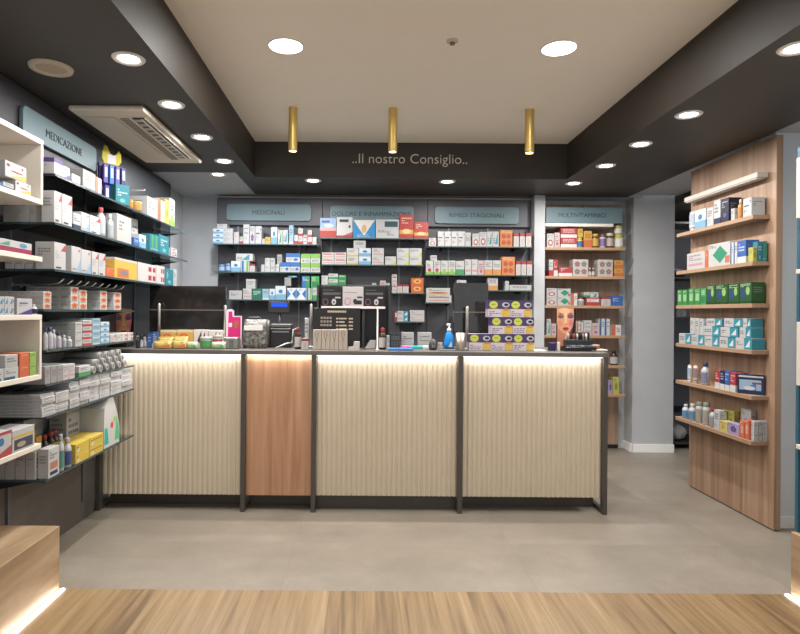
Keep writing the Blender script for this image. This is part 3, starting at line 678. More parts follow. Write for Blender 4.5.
sign('category_sign', 'MULTIVITAMINICI', 546.3, 622.5, 207.5, 223, 5.50, 'teal box sign reading MULTIVITAMINICI over the wooden bay', 558.5, 605.5, .002, M_SIGN, .12)

# ------------------------------------------------------------------ back wall unit (slate) with glass shelves
BX = [at(218, 250, 5.60)[0], at(322.5, 250, 5.6)[0], at(427, 250, 5.6)[0], 1.562]
bu = thing('wall_unit', 'slate grey wall unit with three signed bays behind the counter', 'wall unit', (0, 5.60, 0))
for k in range(3):
    mb = MB(); mb.box(BX[k]+.001, BX[k+1]-.001, 0, .06, 0, 2.385, M_UNIT, .002); mb.build('back_panel', bu)
    mb = MB(); mb.box(BX[k]+.001, BX[k+1]-.001, -.045, -.001, 2.125, 2.385, M_UNIT, .003); mb.build('header_panel', bu)
mb = MB(); mb.box(BX[0], BX[3], -.05, .06, 2.386, 2.398, mat('A9A39A', .6)); mb.build('top_rail', bu)
for px in (238, 299, 331, 399, 448, 487):
    X = at(px, 290, 5.595)[0]
    mb = MB(); mb.box(X-.008, X+.008, -.012, -.001, .3, 2.12, mat('6E6E70', .4, .5)); mb.build('upright', bu)
def bshelf(px0, px1, py, label, Y=5.38):
    X0, _ = at(px0, py, Y); X1, _ = at(px1, py, Y); z = at((px0+px1)/2, py, Y)[1]
    t = thing('glass_shelf', label, 'shelf', ((X0+X1)/2, 5.49, z), 0, 'glass shelves on the back unit')
    w = X1-X0
    mb = MB(); mb.box(-w/2, w/2, 5.38-5.49, .097, -.010, 0, M_GLASS); mb.build('glass_pane', t)
    mb = MB(); mb.box(-w/2, w/2, 5.377-5.49, 5.3795-5.49, -.010, 0, mat('4A5A58', .2)); mb.build('front_edge', t)
    for s in (-.36, .36):
        mb = MB(); mb.prism([(s*w-.006, -.011), (s*w+.006, -.011), (s*w+.006, -.03), (s*w-.006, -.03)], -.06, .097, M_BLACK); mb.build('bracket', t)
    return z
ZS = {}
for key, a, b, y, lb in (('A1', 213, 319.5, 243.8, 'top shelf of the MEDICINALI bay'), ('B1', 214, 320.5, 271.8, 'second shelf of the MEDICINALI bay'), ('C1', 226, 319.5, 299.6, 'third shelf of the MEDICINALI bay'),
        ('A2', 319.8, 428.3, 238, 'top shelf of the DOLORE bay'), ('B2', 321, 424, 264.6, 'second shelf of the DOLORE bay'), ('C2', 321, 390, 284.8, 'short third shelf of the DOLORE bay, its left part'), ('C3', 391.5, 424.5, 292.8, 'short third shelf of the DOLORE bay, its right part'), ('D2', 394.5, 425.4, 321.5, 'short lowest shelf of the DOLORE bay'),
        ('A3', 428.8, 532, 246.4, 'top shelf of the RIMEDI bay'), ('B3', 425.3, 533, 274.8, 'second shelf of the RIMEDI bay'), ('C3b', 425, 453, 302.4, 'short low shelf of the RIMEDI bay holding two long boxes'), ('C4', 455, 532.5, 290.2, 'third shelf of the RIMEDI bay'), ('D3', 455, 532.5, 316, 'fourth shelf of the RIMEDI bay, behind dark screen')):
    ZS[key] = bshelf(a, b, y, 'glass ' + lb)
# ------------------------------------------------------------------ wooden multivitamin bay
wb = thing('wooden_bay', 'warm wood back bay with wooden shelves under the MULTIVITAMINICI sign', 'wall unit', (0, 5.70, 0))
mb = MB(); mb.box(1.665, 2.465, 0, .028, .04, 2.37, M_WALNUT); mb.build('back_panel', wb)
mb = MB(); mb.box(1.665, 2.465, .003, .028, 0, .04, M_BLACK); mb.build('plinth', wb)
mb = MB(); mb.box(1.665, 2.30, -.25, -.001, at(580, 226.5, 5.45)[1], at(580, 223.4, 5.45)[1], mat('D8D2C8', .5), .002); mb.build('light_ledge', wb)
WZ = []
for k, py in enumerate((247.4, 276.2, 305.6, 335.4, 365.3, 394)):
    X1, z = at(625.3, py+.5, 5.45); z = at(585, py, 5.45)[1]; WZ.append(z)
    mb = MB(); mb.box(1.665, X1, 0, .247, -.026, 0, M_SHELFWOOD, .002)
    o = mb.build('wooden_shelf', None, (0, 5.45, z))
    tag(o, f'wooden shelf of the MULTIVITAMINICI bay, {ORD[k+1]} from the top', 'shelf', 'wooden shelves in the multivitamin bay')

# ------------------------------------------------------------------ counter
CT = 1.053
ct = thing('pharmacy_counter', 'long pharmacy counter with cream fluted fronts and one wood panel', 'counter', (0, 3.80, 0))
PX = [-1.736, -.794, -.336, .619, 1.563]
mb = MB(); mb.box(PX[0]-.014, PX[4]+.014, 0.0, .62, CT-.03, CT, M_TOP, .002); mb.build('worktop', ct)
for i, x in enumerate(PX):
    mb = MB(); mb.box(x-.014, x+.014, .001, .045, 0, CT-.031, M_FRAME); mb.box(x-.014, x+.014, .045, .60, 0, .03, M_FRAME); mb.box(x-.014, x+.014, .56, .60, .03, CT-.031, M_FRAME)
    mb.build('frame', ct)
for i in range(4):
    a, b = PX[i]+.015, PX[i+1]-.015
    z0, z1 = .102, CT-.032
    if i == 1:
        mb = MB(); mb.box(a, b, .03, .05, z0, z1, M_COUNTERWOOD); mb.build('wood_panel', ct)
    else:
        mb = MB(); n = round((b-a)/.0325); p = (b-a)/n; prof = []
        for k in range(n):
            x = a+k*p; prof += [(x, .040), (x+p*.14, .040), (x+p*.3, .0335), (x+p*.72, .0335), (x+p*.88, .040)]
        prof.append((b, .040))
        for q in range(len(prof)-1):
            (xa, ya), (xb, yb) = prof[q], prof[q+1]
            mb.face([(xa, ya, z0), (xb, yb, z0), (xb, yb, z1), (xa, ya, z1)], M_CREAM)
        mb.box(a, b, .0405, .052, z0, z1, M_CREAM)
        mb.build('fluted_panel', ct)
    mb = MB(); mb.box(a+.004, b-.004, .010, .019, CT-.0345, CT-.031, M_LED); mb.build('led_strip', ct)
    l = bpy.data.lights.new('lamp', 'AREA'); l.shape = 'RECTANGLE'; l.size = b-a-.02; l.size_y = .008; l.energy = 1.5*(b-a); l.color = (1, .97, .93)
    lo = bpy.data.objects.new('lamp', l); COL.objects.link(lo); lo.parent = ct; lo.location = ((a+b)/2, .0145, CT-.036)
    mb = MB(); dep = .09 if i == 2 else .16
    mb.box(a, b, dep, dep+.02, .0, .10, M_FRAME); mb.build('plinth', ct)

# ------------------------------------------------------------------ left wall: dark cabinet wall, glass shelves, hook rail, sign
lw = thing('wall_cabinet', 'dark panelled wall cabinet behind the left glass shelves', 'wall unit', (-1.75, 0, 0))
mb = MB(); mb.box(-.028, 0, 2.06, 3.79, .0, .62, M_UNITDARK, .002); mb.build('base_panel', lw)
for a, b in ((2.06, 3.0), (3.002, 4.0), (4.002, 5.10)):
    mb = MB(); mb.box(-.028, .0, a, b, .622 if b < 3.9 else 1.06, 2.405, M_UNITLEFT, .002); mb.build('back_panel', lw)
mb = MB(); mb.box(.001, .04, 2.06, 5.10, 2.10, 2.405, M_UNITLEFT, .003); mb.build('header_panel', lw)
mb = MB(); mb.box(.001, .04, 4.86, 5.10, 1.06, 2.098, M_UNIT, .002); mb.build('end_stile', lw)
for y in (2.86, 3.62, 4.40):
    mb = MB(); mb.box(.0005, .012, y-.008, y+.008, .12 if y < 3.7 else 1.07, 2.09, mat('6E6E70', .4, .5)); mb.build('upright', lw)
# sign on the left header: runs along the wall
def side_sign():
    Xs = -1.685
    ya, yb = depth_on(23, 130, Xs), depth_on(96.5, 155, Xs)
    zt = at(23, 104, ya)[1]; zb = at(23, 133.5, ya)[1]
    t = thing('category_sign', 'teal rounded sign reading MEDICAZIONE high on the left wall', 'sign', (Xs, (ya+yb)/2, (zt+zb)/2), PI/2)
    w, h, r = yb-ya, zt-zb, .03; poly = []
    for cx, cz, a0 in ((w/2-r, h/2-r, 0), (-w/2+r, h/2-r, 90), (-w/2+r, -h/2+r, 180), (w/2-r, -h/2+r, 270)):
        for k in range(6):
            a = math.radians(a0+18*k); poly.append((cx+r*math.cos(a), cz+r*math.sin(a)))
    mb = MB(); mb.prism(poly, 0, .018, M_SIGN); mb.build('board', t)
    ta, tb = depth_on(46, 130, Xs), depth_on(82, 146, Xs)
    text_mesh('lettering', 'MEDICAZIONE', mat('26343C', .5), tb-ta, None, ((ta+tb)/2-(ya+yb)/2, -.0015, -.005), parent=t, extr=.001, thin=-.006)
side_sign()
def lshelf(z, x_front, y0, y1, label, xb=-1.748):
    t = thing('glass_shelf', label, 'shelf', ((x_front+xb)/2, (y0+y1)/2, z), 0, 'glass shelves on the left wall')
    w, L = (x_front-xb)/2, (y1-y0)/2
    mb = MB(); mb.box(-w, w-.003, -L+.003, L, -.010, 0, M_GLASS); mb.build('glass_pane', t)
    mb = MB(); mb.box(w-.0029, w, -L, L, -.010, 0, mat('36464A', .25)); mb.box(-w, w-.0031, -L, -L+.0029, -.010, 0, mat('36464A', .25)); mb.build('polished_edge', t)
    for s in ((-.985, 0, .985) if x_front > -1.48 else (-.985, .985)):
        mb = MB(); mb.face([(-w, s*L-.004, -.011), (w*.5, s*L-.004, -.011), (-w, s*L-.004, -.05)], M_BLACK); mb.face([(-w, s*L+.004, -.011), (-w, s*L+.004, -.05), (w*.5, s*L+.004, -.011)], M_BLACK)
        mb.face([(-w, s*L-.004, -.05), (w*.5, s*L-.004, -.011), (w*.5, s*L+.004, -.011), (-w, s*L+.004, -.05)], M_BLACK); mb.face([(-w, s*L-.004, -.011), (-w, s*L+.004, -.011), (w*.5, s*L+.004, -.011), (w*.5, s*L-.004, -.011)], M_BLACK)
        mb.face([(-w, s*L-.004, -.011), (-w, s*L-.004, -.05), (-w, s*L+.004, -.05), (-w, s*L+.004, -.011)], M_BLACK)
        mb.build('bracket', t)
L1, L2, L3, L4, L5, L6, L7 = 1.943, 1.715, 1.495, 1.113, .952, .80, .50
XF, XG = -1.465, -1.50
lshelf(L1, XF, 2.75, 4.79, 'top glass shelf on the left wall, near the MEDICAZIONE sign')
lshelf(L2, XF, 2.75, 4.79, 'second glass shelf from the top on the left wall')
lshelf(L3, XF, 2.75, 5.0, 'third glass shelf from the top on the left wall')
lshelf(1.305, XG, 2.722, 3.78, 'glass shelf under the hooks on the left wall, holding flower carton stacks')
lshelf(L4, XG, 2.75, 3.79, 'glass shelf level with the counter top on the left wall')
lshelf(L5, XG, 2.75, 3.79, 'glass shelf with bandage rolls on the left wall, just below counter height')
lshelf(L6, XG, 2.75, 3.79, 'glass shelf loaded with flat white cartons on the left wall')
lshelf(L7, XG, 2.75, 3.79, 'lowest glass shelf on the left wall, with bottles and yellow boxes')
# hooks
for i, px in enumerate((63, 72, 80.5, 88, 95.5, 102.5, 109.5, 116.5, 124)):
    y = depth_on(px, 286, -1.49)
    t = thing('display_hook', f'chrome display hook on the left wall, {ORD[i+1]} from the near end of the row', 'hook', (-1.748, y, 1.425), 0, 'display hooks on the left wall')
    mb = MB(); mb.box(0, .006, -.012, .012, -.012, .012, M_CHROME, .001); mb.build('mounting_plate', t)
    mb = MB(); mb.tube([(.004, 0, 0), (.20, 0, .004), (.24, 0, .012), (.262, 0, .03)], .0042, M_CHROME); mb.build('prong', t)

# ------------------------------------------------------------------ cream display unit and oak blocks near the viewer
def oak_block(sgn, x_face, xo, label):
    t = thing('oak_display_block', label, 'platform', ((x_face+xo)/2, 2.0, 0))
    cx = (x_face+xo)/2
    a, b = sorted((x_face-cx, xo-cx))
    mb = MB(); mb.box(a, b, -1.4, .728, .002, .297, M_OAKBLOCK, .002); mb.build('block', t)
    xi = (x_face-cx) + sgn*.008
    mb = MB(); mb.box(xi, xi+sgn*.018, -1.40, .728, .001, .005, M_LEDBLOCK); mb.build('led_strip', t)
oak_block(1, -1.42, -1.738, 'low oak display block with lit plinth at the left of the photo')
oak_block(-1, 1.99, 2.7, 'low oak display block with lit plinth at the right of the photo')
cu = thing('display_shelving', 'cream open display shelving standing on the left oak block', 'shelving', (-1.5, 0, .2975))
def cs(name, x0, x1, y0, y1, z0, z1, mt=M_CREAMSHELF, c=.0015):
    mb = MB(); mb.box(x0+1.5, x1+1.5, y0, y1, z0-.2975, z1-.2975, mt, c); return mb.build(name, cu)
CBK = -1.742
for z, nm in ((2.063, 'top_board'), (1.787, 'shelf_board'), (1.524, 'shelf_board'), (1.257, 'top_board'), (.982, 'shelf_board'), (.663, 'shelf_board')):
    cs(nm, CBK, -1.5, 1.5, 2.71, z, z+.023)
for z0, z1 in ((1.8105, 2.0625), (1.0055, 1.2565)):
    cs('side_panel', CBK, -1.5, 2.692, 2.71, z0, z1); cs('back_panel', CBK, CBK+.012, 1.5, 2.6915, z0, z1)
for y in (1.52, 2.10): cs('upright', CBK-.03, CBK-.001, y, y+.03, .2976, 2.09, mat('6E6A66', .5), 0)
CU_Z = [1.8101, 1.5471, 1.2801, 1.0051, .6861]
# right: teal backed twin on the other block
ru = thing('display_shelving', 'cream display shelving with deep teal backs at the right edge', 'shelving', (2.05, 0, .2975))
def rs(name, x0, x1, y0, y1, z0, z1, mt=M_CREAMSHELF):
    mb = MB(); mb.box(x0-2.05, x1-2.05, y0, y1, z0-.2975, z1-.2975, mt, .0015); return mb.build(name, ru)
rs('back_panel', at(796.2, 300, 2.735)[0], 2.6, 2.715, 2.735, .30, 2.09, M_TEAL)
for py0, py1 in ((157.5, 218), (322, 385.5)):
    zt, zb = at(797, py0, 2.70)[1], at(797, py1, 2.70)[1]
    rs('cube_box', at(796.4, py0, 2.7145)[0], 2.5, 2.3, 2.7145, zb, zt)
for py in (271.5, 447):
    zt = at(797, py-2.2, 2.70)[1]; rs('shelf_board', at(795.6, py, 2.7145)[0], 2.5, 2.3, 2.7145, zt-.02, zt)

# ------------------------------------------------------------------ right: free-standing wood panel with shelves
wp = MB(); wp.box(2.472, 2.512, 3.532, 4.462, .008, 2.397, M_WALNUT, .001)
wpo = wp.build('wood_panel_display', None); tag(wpo, 'tall warm wood panel carrying six shelves at the right', 'display panel')
f = MB(); f.box(2.478, 2.506, 3.545, 4.45, 0, .008, M_BLACK); f.build('foot_rail', wpo)
RX = 2.366
RZ = []
for k, (py) in enumerate((214.7, 261.3, 303.5, 350.3, 396, 441.3)):
    z = at(752.7, py, 3.585)[1]; RZ.append(z)
    mb = MB(); mb.box(RX, 2.4715, 3.585, 4.465, -.026, 0, M_SHELFWOOD_Y, .0015)
    o = mb.build('wooden_shelf', None, (0, 0, z)); tag(o, f'shallow wooden shelf on the right wood panel, {ORD[k+1]} from the top', 'shelf', 'shelves on the right wood panel')
zb = at(766, 177.3, 3.6)[1]
t = thing('mounted_light_bar', 'white unlit light bar high on the right wood panel', 'light bar', (2.4715, 4.03, zb))
mb = MB(); mb.box(-.072, 0, -.43, .395, -.0, .034, mat('C6BFB4', .5), .003); mb.build('housing', t)
mb = MB(); mb.box(-.066, -.01, -.42, .385, -.006, -.0005, mat('CFC9C0', .4), .001); mb.build('diffuser', t)

downlight(3.3, 5.62, 2.36, .07, 'unseen round downlight added to brighten the storeroom opening', 'added storeroom lamps', 9)  # added lamp, itself unseen, to lift the dark storeroom
# ------------------------------------------------------------------ storeroom glimpse
rk = thing('storage_rack', 'dark storeroom rack glimpsed between wall corner and wood panel', 'shelving', (3.2, 5.9, 0))
for x in (-.45, .55):
    for y in (-.19, .19):
        mb = MB(); mb.box(x-.015, x+.015, y-.015, y+.015, 0, 2.2, M_BLACK); mb.build('post', rk)
RK = []
for py in (222, 277, 317, 347, 383, 412, 442):
    z = at(680, py, 5.72)[1]; RK.append(z); mb = MB(); mb.box(-.434, .534, -.2, .2, z-.018, z, mat('3A3A3C', .5)); mb.build('shelf_board', rk)
mb = MB(); mb.box(-.434, .534, .205, .215, .05, 2.2, mat('8E9096', .6)); mb.build('back_panel', rk)
# ------------------------------------------------------------------ stock on the back bays
YI = 5.395
frow(YI, ZS['A1'], [(213, 223, 228.5, 'lb2', 3), (223, 233, 228.5, 'wh', 3), (217, 227, 224, 'wh', 'u'), (233.5, 239, 232, 'whk', 2), (239.3, 243, 236.5, 'whr'), (243.3, 249.5, 224.3, 'wh'), (249.8, 255, 226, 'whpf'), (255.3, 261.6, 226, 'whnn'),
    (261.9, 264.8, 238.8, 'wh'), (265, 270.6, 237, 'yel'), (271, 277.2, 227, 'lb2'), (277.6, 282.6, 230, 'whgt'), (282.8, 288, 230, 'wht'), (289, 293.6, 225.2, 'ltb'), (294, 298, 235, 'whr'), (298.2, 303, 228.4, 'whr', 2), (303.2, 307.4, 234.6, 'whrr'), (307.7, 312, 230, 'whr', 2), (312.3, 316.6, 237, 'whk')],
    'the top MEDICINALI shelf', 'packs on the top MEDICINALI shelf')
frow(YI, ZS['B1'], [(218, 224.5, 264.5, 'b_blp'), (224.8, 230.6, 263.5, 'b_blp'), (231, 240.6, 261, 'lb2'), (240.9, 249.3, 261, 'grb'), (236, 252.8, 253.6, 'wht', 'u'), (249.6, 254.8, 264, 'whR'), (261.2, 264.6, 264.5, 'wg'), (264.9, 270, 258, 'wh', 2), (270.3, 275, 258, 'wg', 2), (275.3, 279.4, 264.5, 'wh'), (277, 282, 254.4, 'gr', 'u'),
    (280, 290, 262.3, 'whb'), (290.2, 300, 262.3, 'whb'), (286, 300, 253.3, 'whb', 'u'), (300.8, 310.4, 253.8, 'gwh', 2), (310.7, 320.2, 253.8, 'gwh', 2)],
    'the second MEDICINALI shelf', 'packs on the second MEDICINALI shelf')
frow(YI, ZS['C1'], [(229, 242, 290.5, 'wg'), (243, 251.7, 288.6, 'whk'), (246, 255.4, 279, 'wg', 'u'), (252, 262, 288.6, 'dgr'), (262.4, 269, 288.8, 'ltb'), (269.3, 275, 288.8, 'lb2'), (275.3, 286, 286, 'lb2'), (284.5, 291, 277.6, 'gr', 'u'), (287, 296, 288, 'whbx'), (288, 297, 282.8, 'teal', 'u'), (296.3, 306, 288, 'whbx'), (302, 309.8, 276, 'grbl', 'u'), (306.4, 312, 288, 'grb'), (312.3, 318.3, 288, 'whg'), (311, 319.4, 276, 'grn', 'u')],
    'the third MEDICINALI shelf', 'packs on the third MEDICINALI shelf')
frow(YI, ZS['A2'], [(320, 336.2, 218, 'bred'), (336.6, 352.7, 217.2, 'wred'), (353, 375.4, 219.6, 'blx'), (375.9, 399, 219.4, 'wteal'), (399.4, 413.8, 214.6, 'rd'), (414.2, 428.5, 222, 'rd')],
    'the top DOLORE shelf', 'large packs on the top DOLORE shelf')
frow(YI, ZS['B2'], [(322, 334, 252.4, 'whrr', 2), (334.3, 346.2, 252.4, 'whrr', 2), (346.8, 358.6, 248.2, 'whyb', 2), (359, 371, 248.2, 'lb2', 2), (353.6, 365.8, 240.4, 'wg', 'u'), (372, 384, 248, 'whk', 2), (385, 396.2, 256.4, 'whyf'), (397, 409, 248.2, 'whyf', 2), (409.4, 421.8, 248.2, 'whyf', 2)],
    'the second DOLORE shelf', 'packs on the second DOLORE shelf')
frow(YI, ZS['C2'], [(321.5, 328, 275.6, 'wh', 2), (328.4, 338, 273.6, 'whg', 2), (338.4, 346, 275, 'grn', 2), (372, 376.4, 283, 'wg'), (380, 385.8, 280.6, 'pnk'), (386.2, 389.8, 283, 'wg')], 'left short DOLORE shelf', 'packs on the short DOLORE shelves')
frow(YI, ZS['C3'], [(392, 397, 274.4, 'whrr', 2), (397.3, 402.4, 284.4, 'whR'), (402.7, 408.8, 284.4, 'whR'), (411.2, 423.6, 278, 'oryl', 2)], 'right short DOLORE shelf', 'packs on the short DOLORE shelves')
frow(YI, ZS['D2'], [(395, 397, 311.5, 'rw'), (397.3, 408.4, 311, 'whtq', 2), (410, 424.4, 310.2, 'whk', 2)], 'the lowest DOLORE shelf', 'packs on the lowest DOLORE shelf')
frow(YI, ZS['A3'], [(428.9, 436.3, 237.8, 'whro'), (437.8, 444.4, 231.4, 'whnn'), (444.7, 451.2, 231.4, 'whnn'), (451.5, 458, 231.4, 'whnn'), (458.3, 465, 231.4, 'whnn'), (465.3, 471, 232.5, 'wg'), (472.5, 479.2, 233.6, 'whro'), (479.5, 486.8, 232, 'whro'), (487, 492.8, 231.5, 'wht'), (493, 499, 231.5, 'wht'), (500, 512.6, 230, 'ora'), (513.8, 519, 233, 'whR'), (519.8, 525, 233, 'whR'), (525.8, 531.4, 233, 'whR')],
    'the top RIMEDI shelf', 'packs on the top RIMEDI shelf')
frow(YI, ZS['B3'], [(426, 433.4, 260.6, 'whGr'), (433.7, 440.6, 260.6, 'whGr'), (430.5, 437, 255.3, 'wg', 'u'), (440.9, 448, 260.6, 'whG'), (448.3, 455.6, 260.6, 'whG'), (456, 464.4, 261, 'whg'), (465, 471.4, 259.4, 'whk'), (471.7, 477.8, 259.4, 'whk'), (478.1, 484, 260.5, 'pnk'), (484.3, 492.4, 260.4, 'who'), (492.7, 501.2, 260.4, 'who'), (501.8, 515, 256.8, 'ora'), (516, 520.8, 261, 'whR'), (521.4, 526.4, 261, 'whR'), (527, 532.2, 261, 'whR')],
    'the second RIMEDI shelf', 'packs on the second RIMEDI shelf')
frow(YI, ZS['C3b'], [(426.2, 451.6, 295.2, 'whrr'), (426.2, 450, 288, 'whyo', 'u')], 'low RIMEDI shelf', 'long cartons on the short RIMEDI shelf')
frow(YI, ZS['C4'], [(457, 466.4, 280.2, 'whyo'), (487.6, 498, 278, 'who'), (505.2, 509, 281, 'wh'), (509.4, 531.6, 285, 'wg')], 'the third RIMEDI shelf', 'packs on the third RIMEDI shelf')
PACKNAME[0] = 'supplement_carton'
# wooden multivitamin bay
YW = 5.47
frow(YW, WZ[0], [(547, 554, 233.6, 'whro'), (554.4, 560, 232.6, 'pnk'), (560.8, 577, 228, 'redw', 2), (577.4, 583.6, 237.6, 'b_ybl'), (577.8, 583, 228.6, 'yel', 'u'), (584, 592, 230.8, 'yelo'), (592.6, 600.2, 233.6, 'b_bry'), (600.6, 607, 234, 'b_wv'), (607.4, 615.2, 232.8, 'b_brw'), (616, 624.8, 234, 'b_yw'), (616, 623.6, 225.4, 'b_yw', 'u')],
    'the top MULTIVITAMINICI shelf', 'packs on the top multivitamin shelf')
frow(YW, WZ[1], [(549, 553.4, 259.6, 'whr'), (553.7, 558, 259.6, 'redw'), (558.6, 572.4, 266.8, 'redw'), (573, 588.4, 259.4, 'pnkg'), (588.8, 592, 267.5, 'b_sm'), (592.2, 595.4, 267.5, 'b_sm'), (598, 613, 259.6, 'pnkg'), (614.6, 623.4, 260.4, 'yelo', 2)],
    'the second MULTIVITAMINICI shelf', 'packs on the second multivitamin shelf')
frow(YW, WZ[2], [(546.6, 557, 288.2, 'whro', 2), (557.5, 570.8, 288.6, 'whgd', 2), (571.2, 577.4, 293.4, 'orw'), (578, 585.6, 297, 'b_rt'), (586, 600, 297.6, 'rw'), (584, 590, 292.2, 'whg', 'u'), (590.5, 598.5, 292.2, 'whgt', 'u'), (601.4, 610.8, 297, 'whR'), (611.3, 623, 296, 'blu')],
    'the third MULTIVITAMINICI shelf', 'packs on the third multivitamin shelf')
frow(YW, WZ[3], [(546.6, 551, 319, 'whgt'), (551.4, 556.4, 323.8, 'pnk'), (577, 580.4, 321, 'orw'), (580.8, 583.6, 322.5, 'whk'), (584, 591.8, 320.4, 'whk'), (592.2, 599.6, 323, 'pnk'), (600, 604.8, 318.8, 'bkw'), (605, 610, 318.8, 'bkw'), (611, 621.2, 325, 'orw')],
    'the fourth MULTIVITAMINICI shelf', 'packs on the fourth multivitamin shelf')
frow(YW, WZ[4], [(611.6, 619.4, 350.4, 'b_bwh')], 'the fifth MULTIVITAMINICI shelf', None)
frow(YW, WZ[5], [(608.4, 612.6, 380.6, 'violet'), (613, 619.4, 377, 'ylgr')], 'the lowest MULTIVITAMINICI shelf', None)

PACKNAME[0] = 'first_aid_carton'
# ------------------------------------------------------------------ left wall stock
srow(XF, L1, [(54.3, 63, 159.4, 'whP'), (63.3, 70, 167, 'whviol'), (72, 80.5, 175, 'wh'), (83, 95.5, 171.5, 'gr'), (96, 101.6, 178, 'orw'), (130.4, 135.6, 199.8, 'b_yell'), (136, 146.2, 202, 'b_yor'), (147.4, 157.5, 198.4, 'wg'), (157.9, 164.6, 200, 'orw'), (165, 169.2, 200, 'ylgr'), (169.5, 174.8, 199, 'whG')],
     'the top left-wall shelf', 'packs on the top left wall shelf')
srow(XF, L2, [(54.3, 62, 191.8, 'wredc', 1, .06), (62.3, 72.4, 195.4, 'wredc'), (73.4, 81, 213.5, 'whn'), (81.4, 89.6, 213, 'wblu'), (90, 100.4, 216.4, 'wredc'), (101, 109, 207.6, 'b_wr'), (110, 116.4, 214.6, 'b_ww'), (117.2, 131.6, 216, 'wg'), (132, 138, 219, 'wg', 1, .1, .075), (133.8, 139, 238, 'blu', 1, .06), (139.4, 146, 235, 'lb2', 1, .06), (150, 159, 235, 'tealg', 1, .06), (159.4, 169, 236, 'teal', 1, .06), (171.5, 177, 248.4, 'whro', 1, .06)],
     'the second left-wall shelf', 'packs on the second left wall shelf')
srow(XF, L3, [(54.3, 66, 243, 'wredc', 1, .09), (71.6, 81, 246.8, 'wblu'), (81.3, 91, 250, 'wblu'), (92, 98.6, 252, 'wredc'), (98.9, 105.6, 253.6, 'wredc'), (106.2, 114, 268, 'org'), (114.6, 137, 259.4, 'yob'), (138, 156.4, 264, 'wrp'), (156.8, 164.6, 266, 'wrp'), (165.6, 173.4, 269, 'teal'), (173.7, 177, 269.5, 'wh')],
     'the third left-wall shelf', 'packs on the third left wall shelf')
# the packs behind them, seen at the open near end
def behind(Xf, z, y0, w, h, d, n, key, where, group):
    for i in range(n):
        xf = Xf - (i)*(d+.003)
        pack(key, w, d, h, (xf - d/2, y0 + w/2, z+.0003), PI/2, f'{STY[key]["desc"]}, {ORD[i+2]} back from the front edge {where}', group)
behind(XF-.066, L2, 2.753, .062, .078, .058, 3, 'gr', 'the second left-wall shelf', 'packs behind the front row')
behind(XF-.098, L3, 2.753, .10, .045, .044, 3, 'wg', 'the third left-wall shelf', 'packs behind the front row')
PACKNAME[0] = 'flower_carton'
# stacks of flower cartons under the hooks
z = 1.3055
for s, (x0, x1, yt) in enumerate(((44.2, 52.5, 291.5), (71.5, 79.5, 287), (80, 88, 290), (101, 108, 291), (114.5, 122, 292.5))):
    ya, yb = depth_on(x0, 300, XG), depth_on(x1, 300, XG)
    zt = at((x0+x1)/2, yt, (ya+yb)/2)[1]; hh = (zt-z)/3; nd = 4; d = .057
    for k in range(nd):
        for l in range(3):
            pack('wflo', yb-ya-.002, d-.001, hh-GAP, (XG - .004 - d*(k+.5), (ya+yb)/2, z+l*hh+GAP/2), PI/2,
                 f'{LEVEL[3][l]} white flower carton, {["front", "second from front", "third from front", "rearmost"][k]}, {ORD[s+1]} stack under the wall hooks', 'flower cartons stacked under the wall hooks')
XS = XG; PACKNAME[0] = 'first_aid_carton'
srow(XS, L4, [(45.6, 49.8, 328, 'b_wp', 1, .05), (50, 53.4, 327.5, 'b_wp', 1, .05), (53.8, 58.4, 329.5, 'b_ww', 1, .05), (58.8, 63.6, 332.5, 'b_wp', 1, .05), (64, 68.4, 335, 'b_ww', 1, .05), (69, 74.6, 336.6, 'b_ww', 1, .05), (75.5, 82.5, 322, 'wg', 3), (83, 92, 320, 'whr', 4), (92.5, 100.5, 318.5, 'ltb', 4), (101, 109.4, 322, 'lb2', 4)],
     'the counter-height shelf', 'packs on the counter height left shelf')
srow(XS+.001, L4, [(110.5, 116, 334.5, 'wredc'), (116.3, 121.8, 333.8, 'whnn'), (122.1, 127.6, 333.2, 'wrp'), (127.9, 133.4, 332.5, 'wrp')], 'the far counter-height shelf', 'packs on the counter height left shelf')
srow(XS, L5, [(45, 50.8, 366.2, 'gr'), (51.1, 57, 365.6, 'gr'), (57.3, 63, 365, 'gr'), (63.3, 69, 364.3, 'whk'), (69.3, 75, 363.6, 'whk'), (79, 90.6, 365.5, 'whg')], 'the below-counter left-wall shelf', 'packs on the below counter left shelf')
def roll(y, z, r, L, desc, k):
    t = thing('bandage_roll', desc, 'bandage roll', (XG-.002, y, z), 0, 'bandage rolls on the below counter left shelf')
    mb = MB(); n = 16; c = [(0, r*math.cos(2*PI*i/n), r*math.sin(2*PI*i/n)) for i in range(n)]
    for i in range(n):
        p, q = c[i], c[(i+1) % n]; mb.face([(0, p[1], p[2]), (0, q[1], q[2]), (-L, q[1], q[2]), (-L, p[1], p[2])], mat(PK('DCD9D6'), .5), True)
    mb.face(list(reversed([(-L, p[1], p[2]) for p in c])), mat(PK('DCD9D6'), .5)); mb.build('wrapper', t)
    mb = MB(); mb.face(c, mat('8E8A88', .6)); mb.face([(.0004, p[1]*.4, p[2]*.4) for p in c], mat('4A4644', .6)); mb.build('end_face', t)
k = 0
for l in range(3):
    for j in range(6 - l):
        y = 3.24 + j*.083 + l*.0415; r = .0205
        k += 1; roll(y, L5 + r*1.02 + l*.0362 + .0005, r, .2, f'{["bottom", "middle", "top"][l]} layer white bandage roll, {ORD[j+1]} from the near end, below counter height', k)
PACKNAME[0] = 'flat_carton'
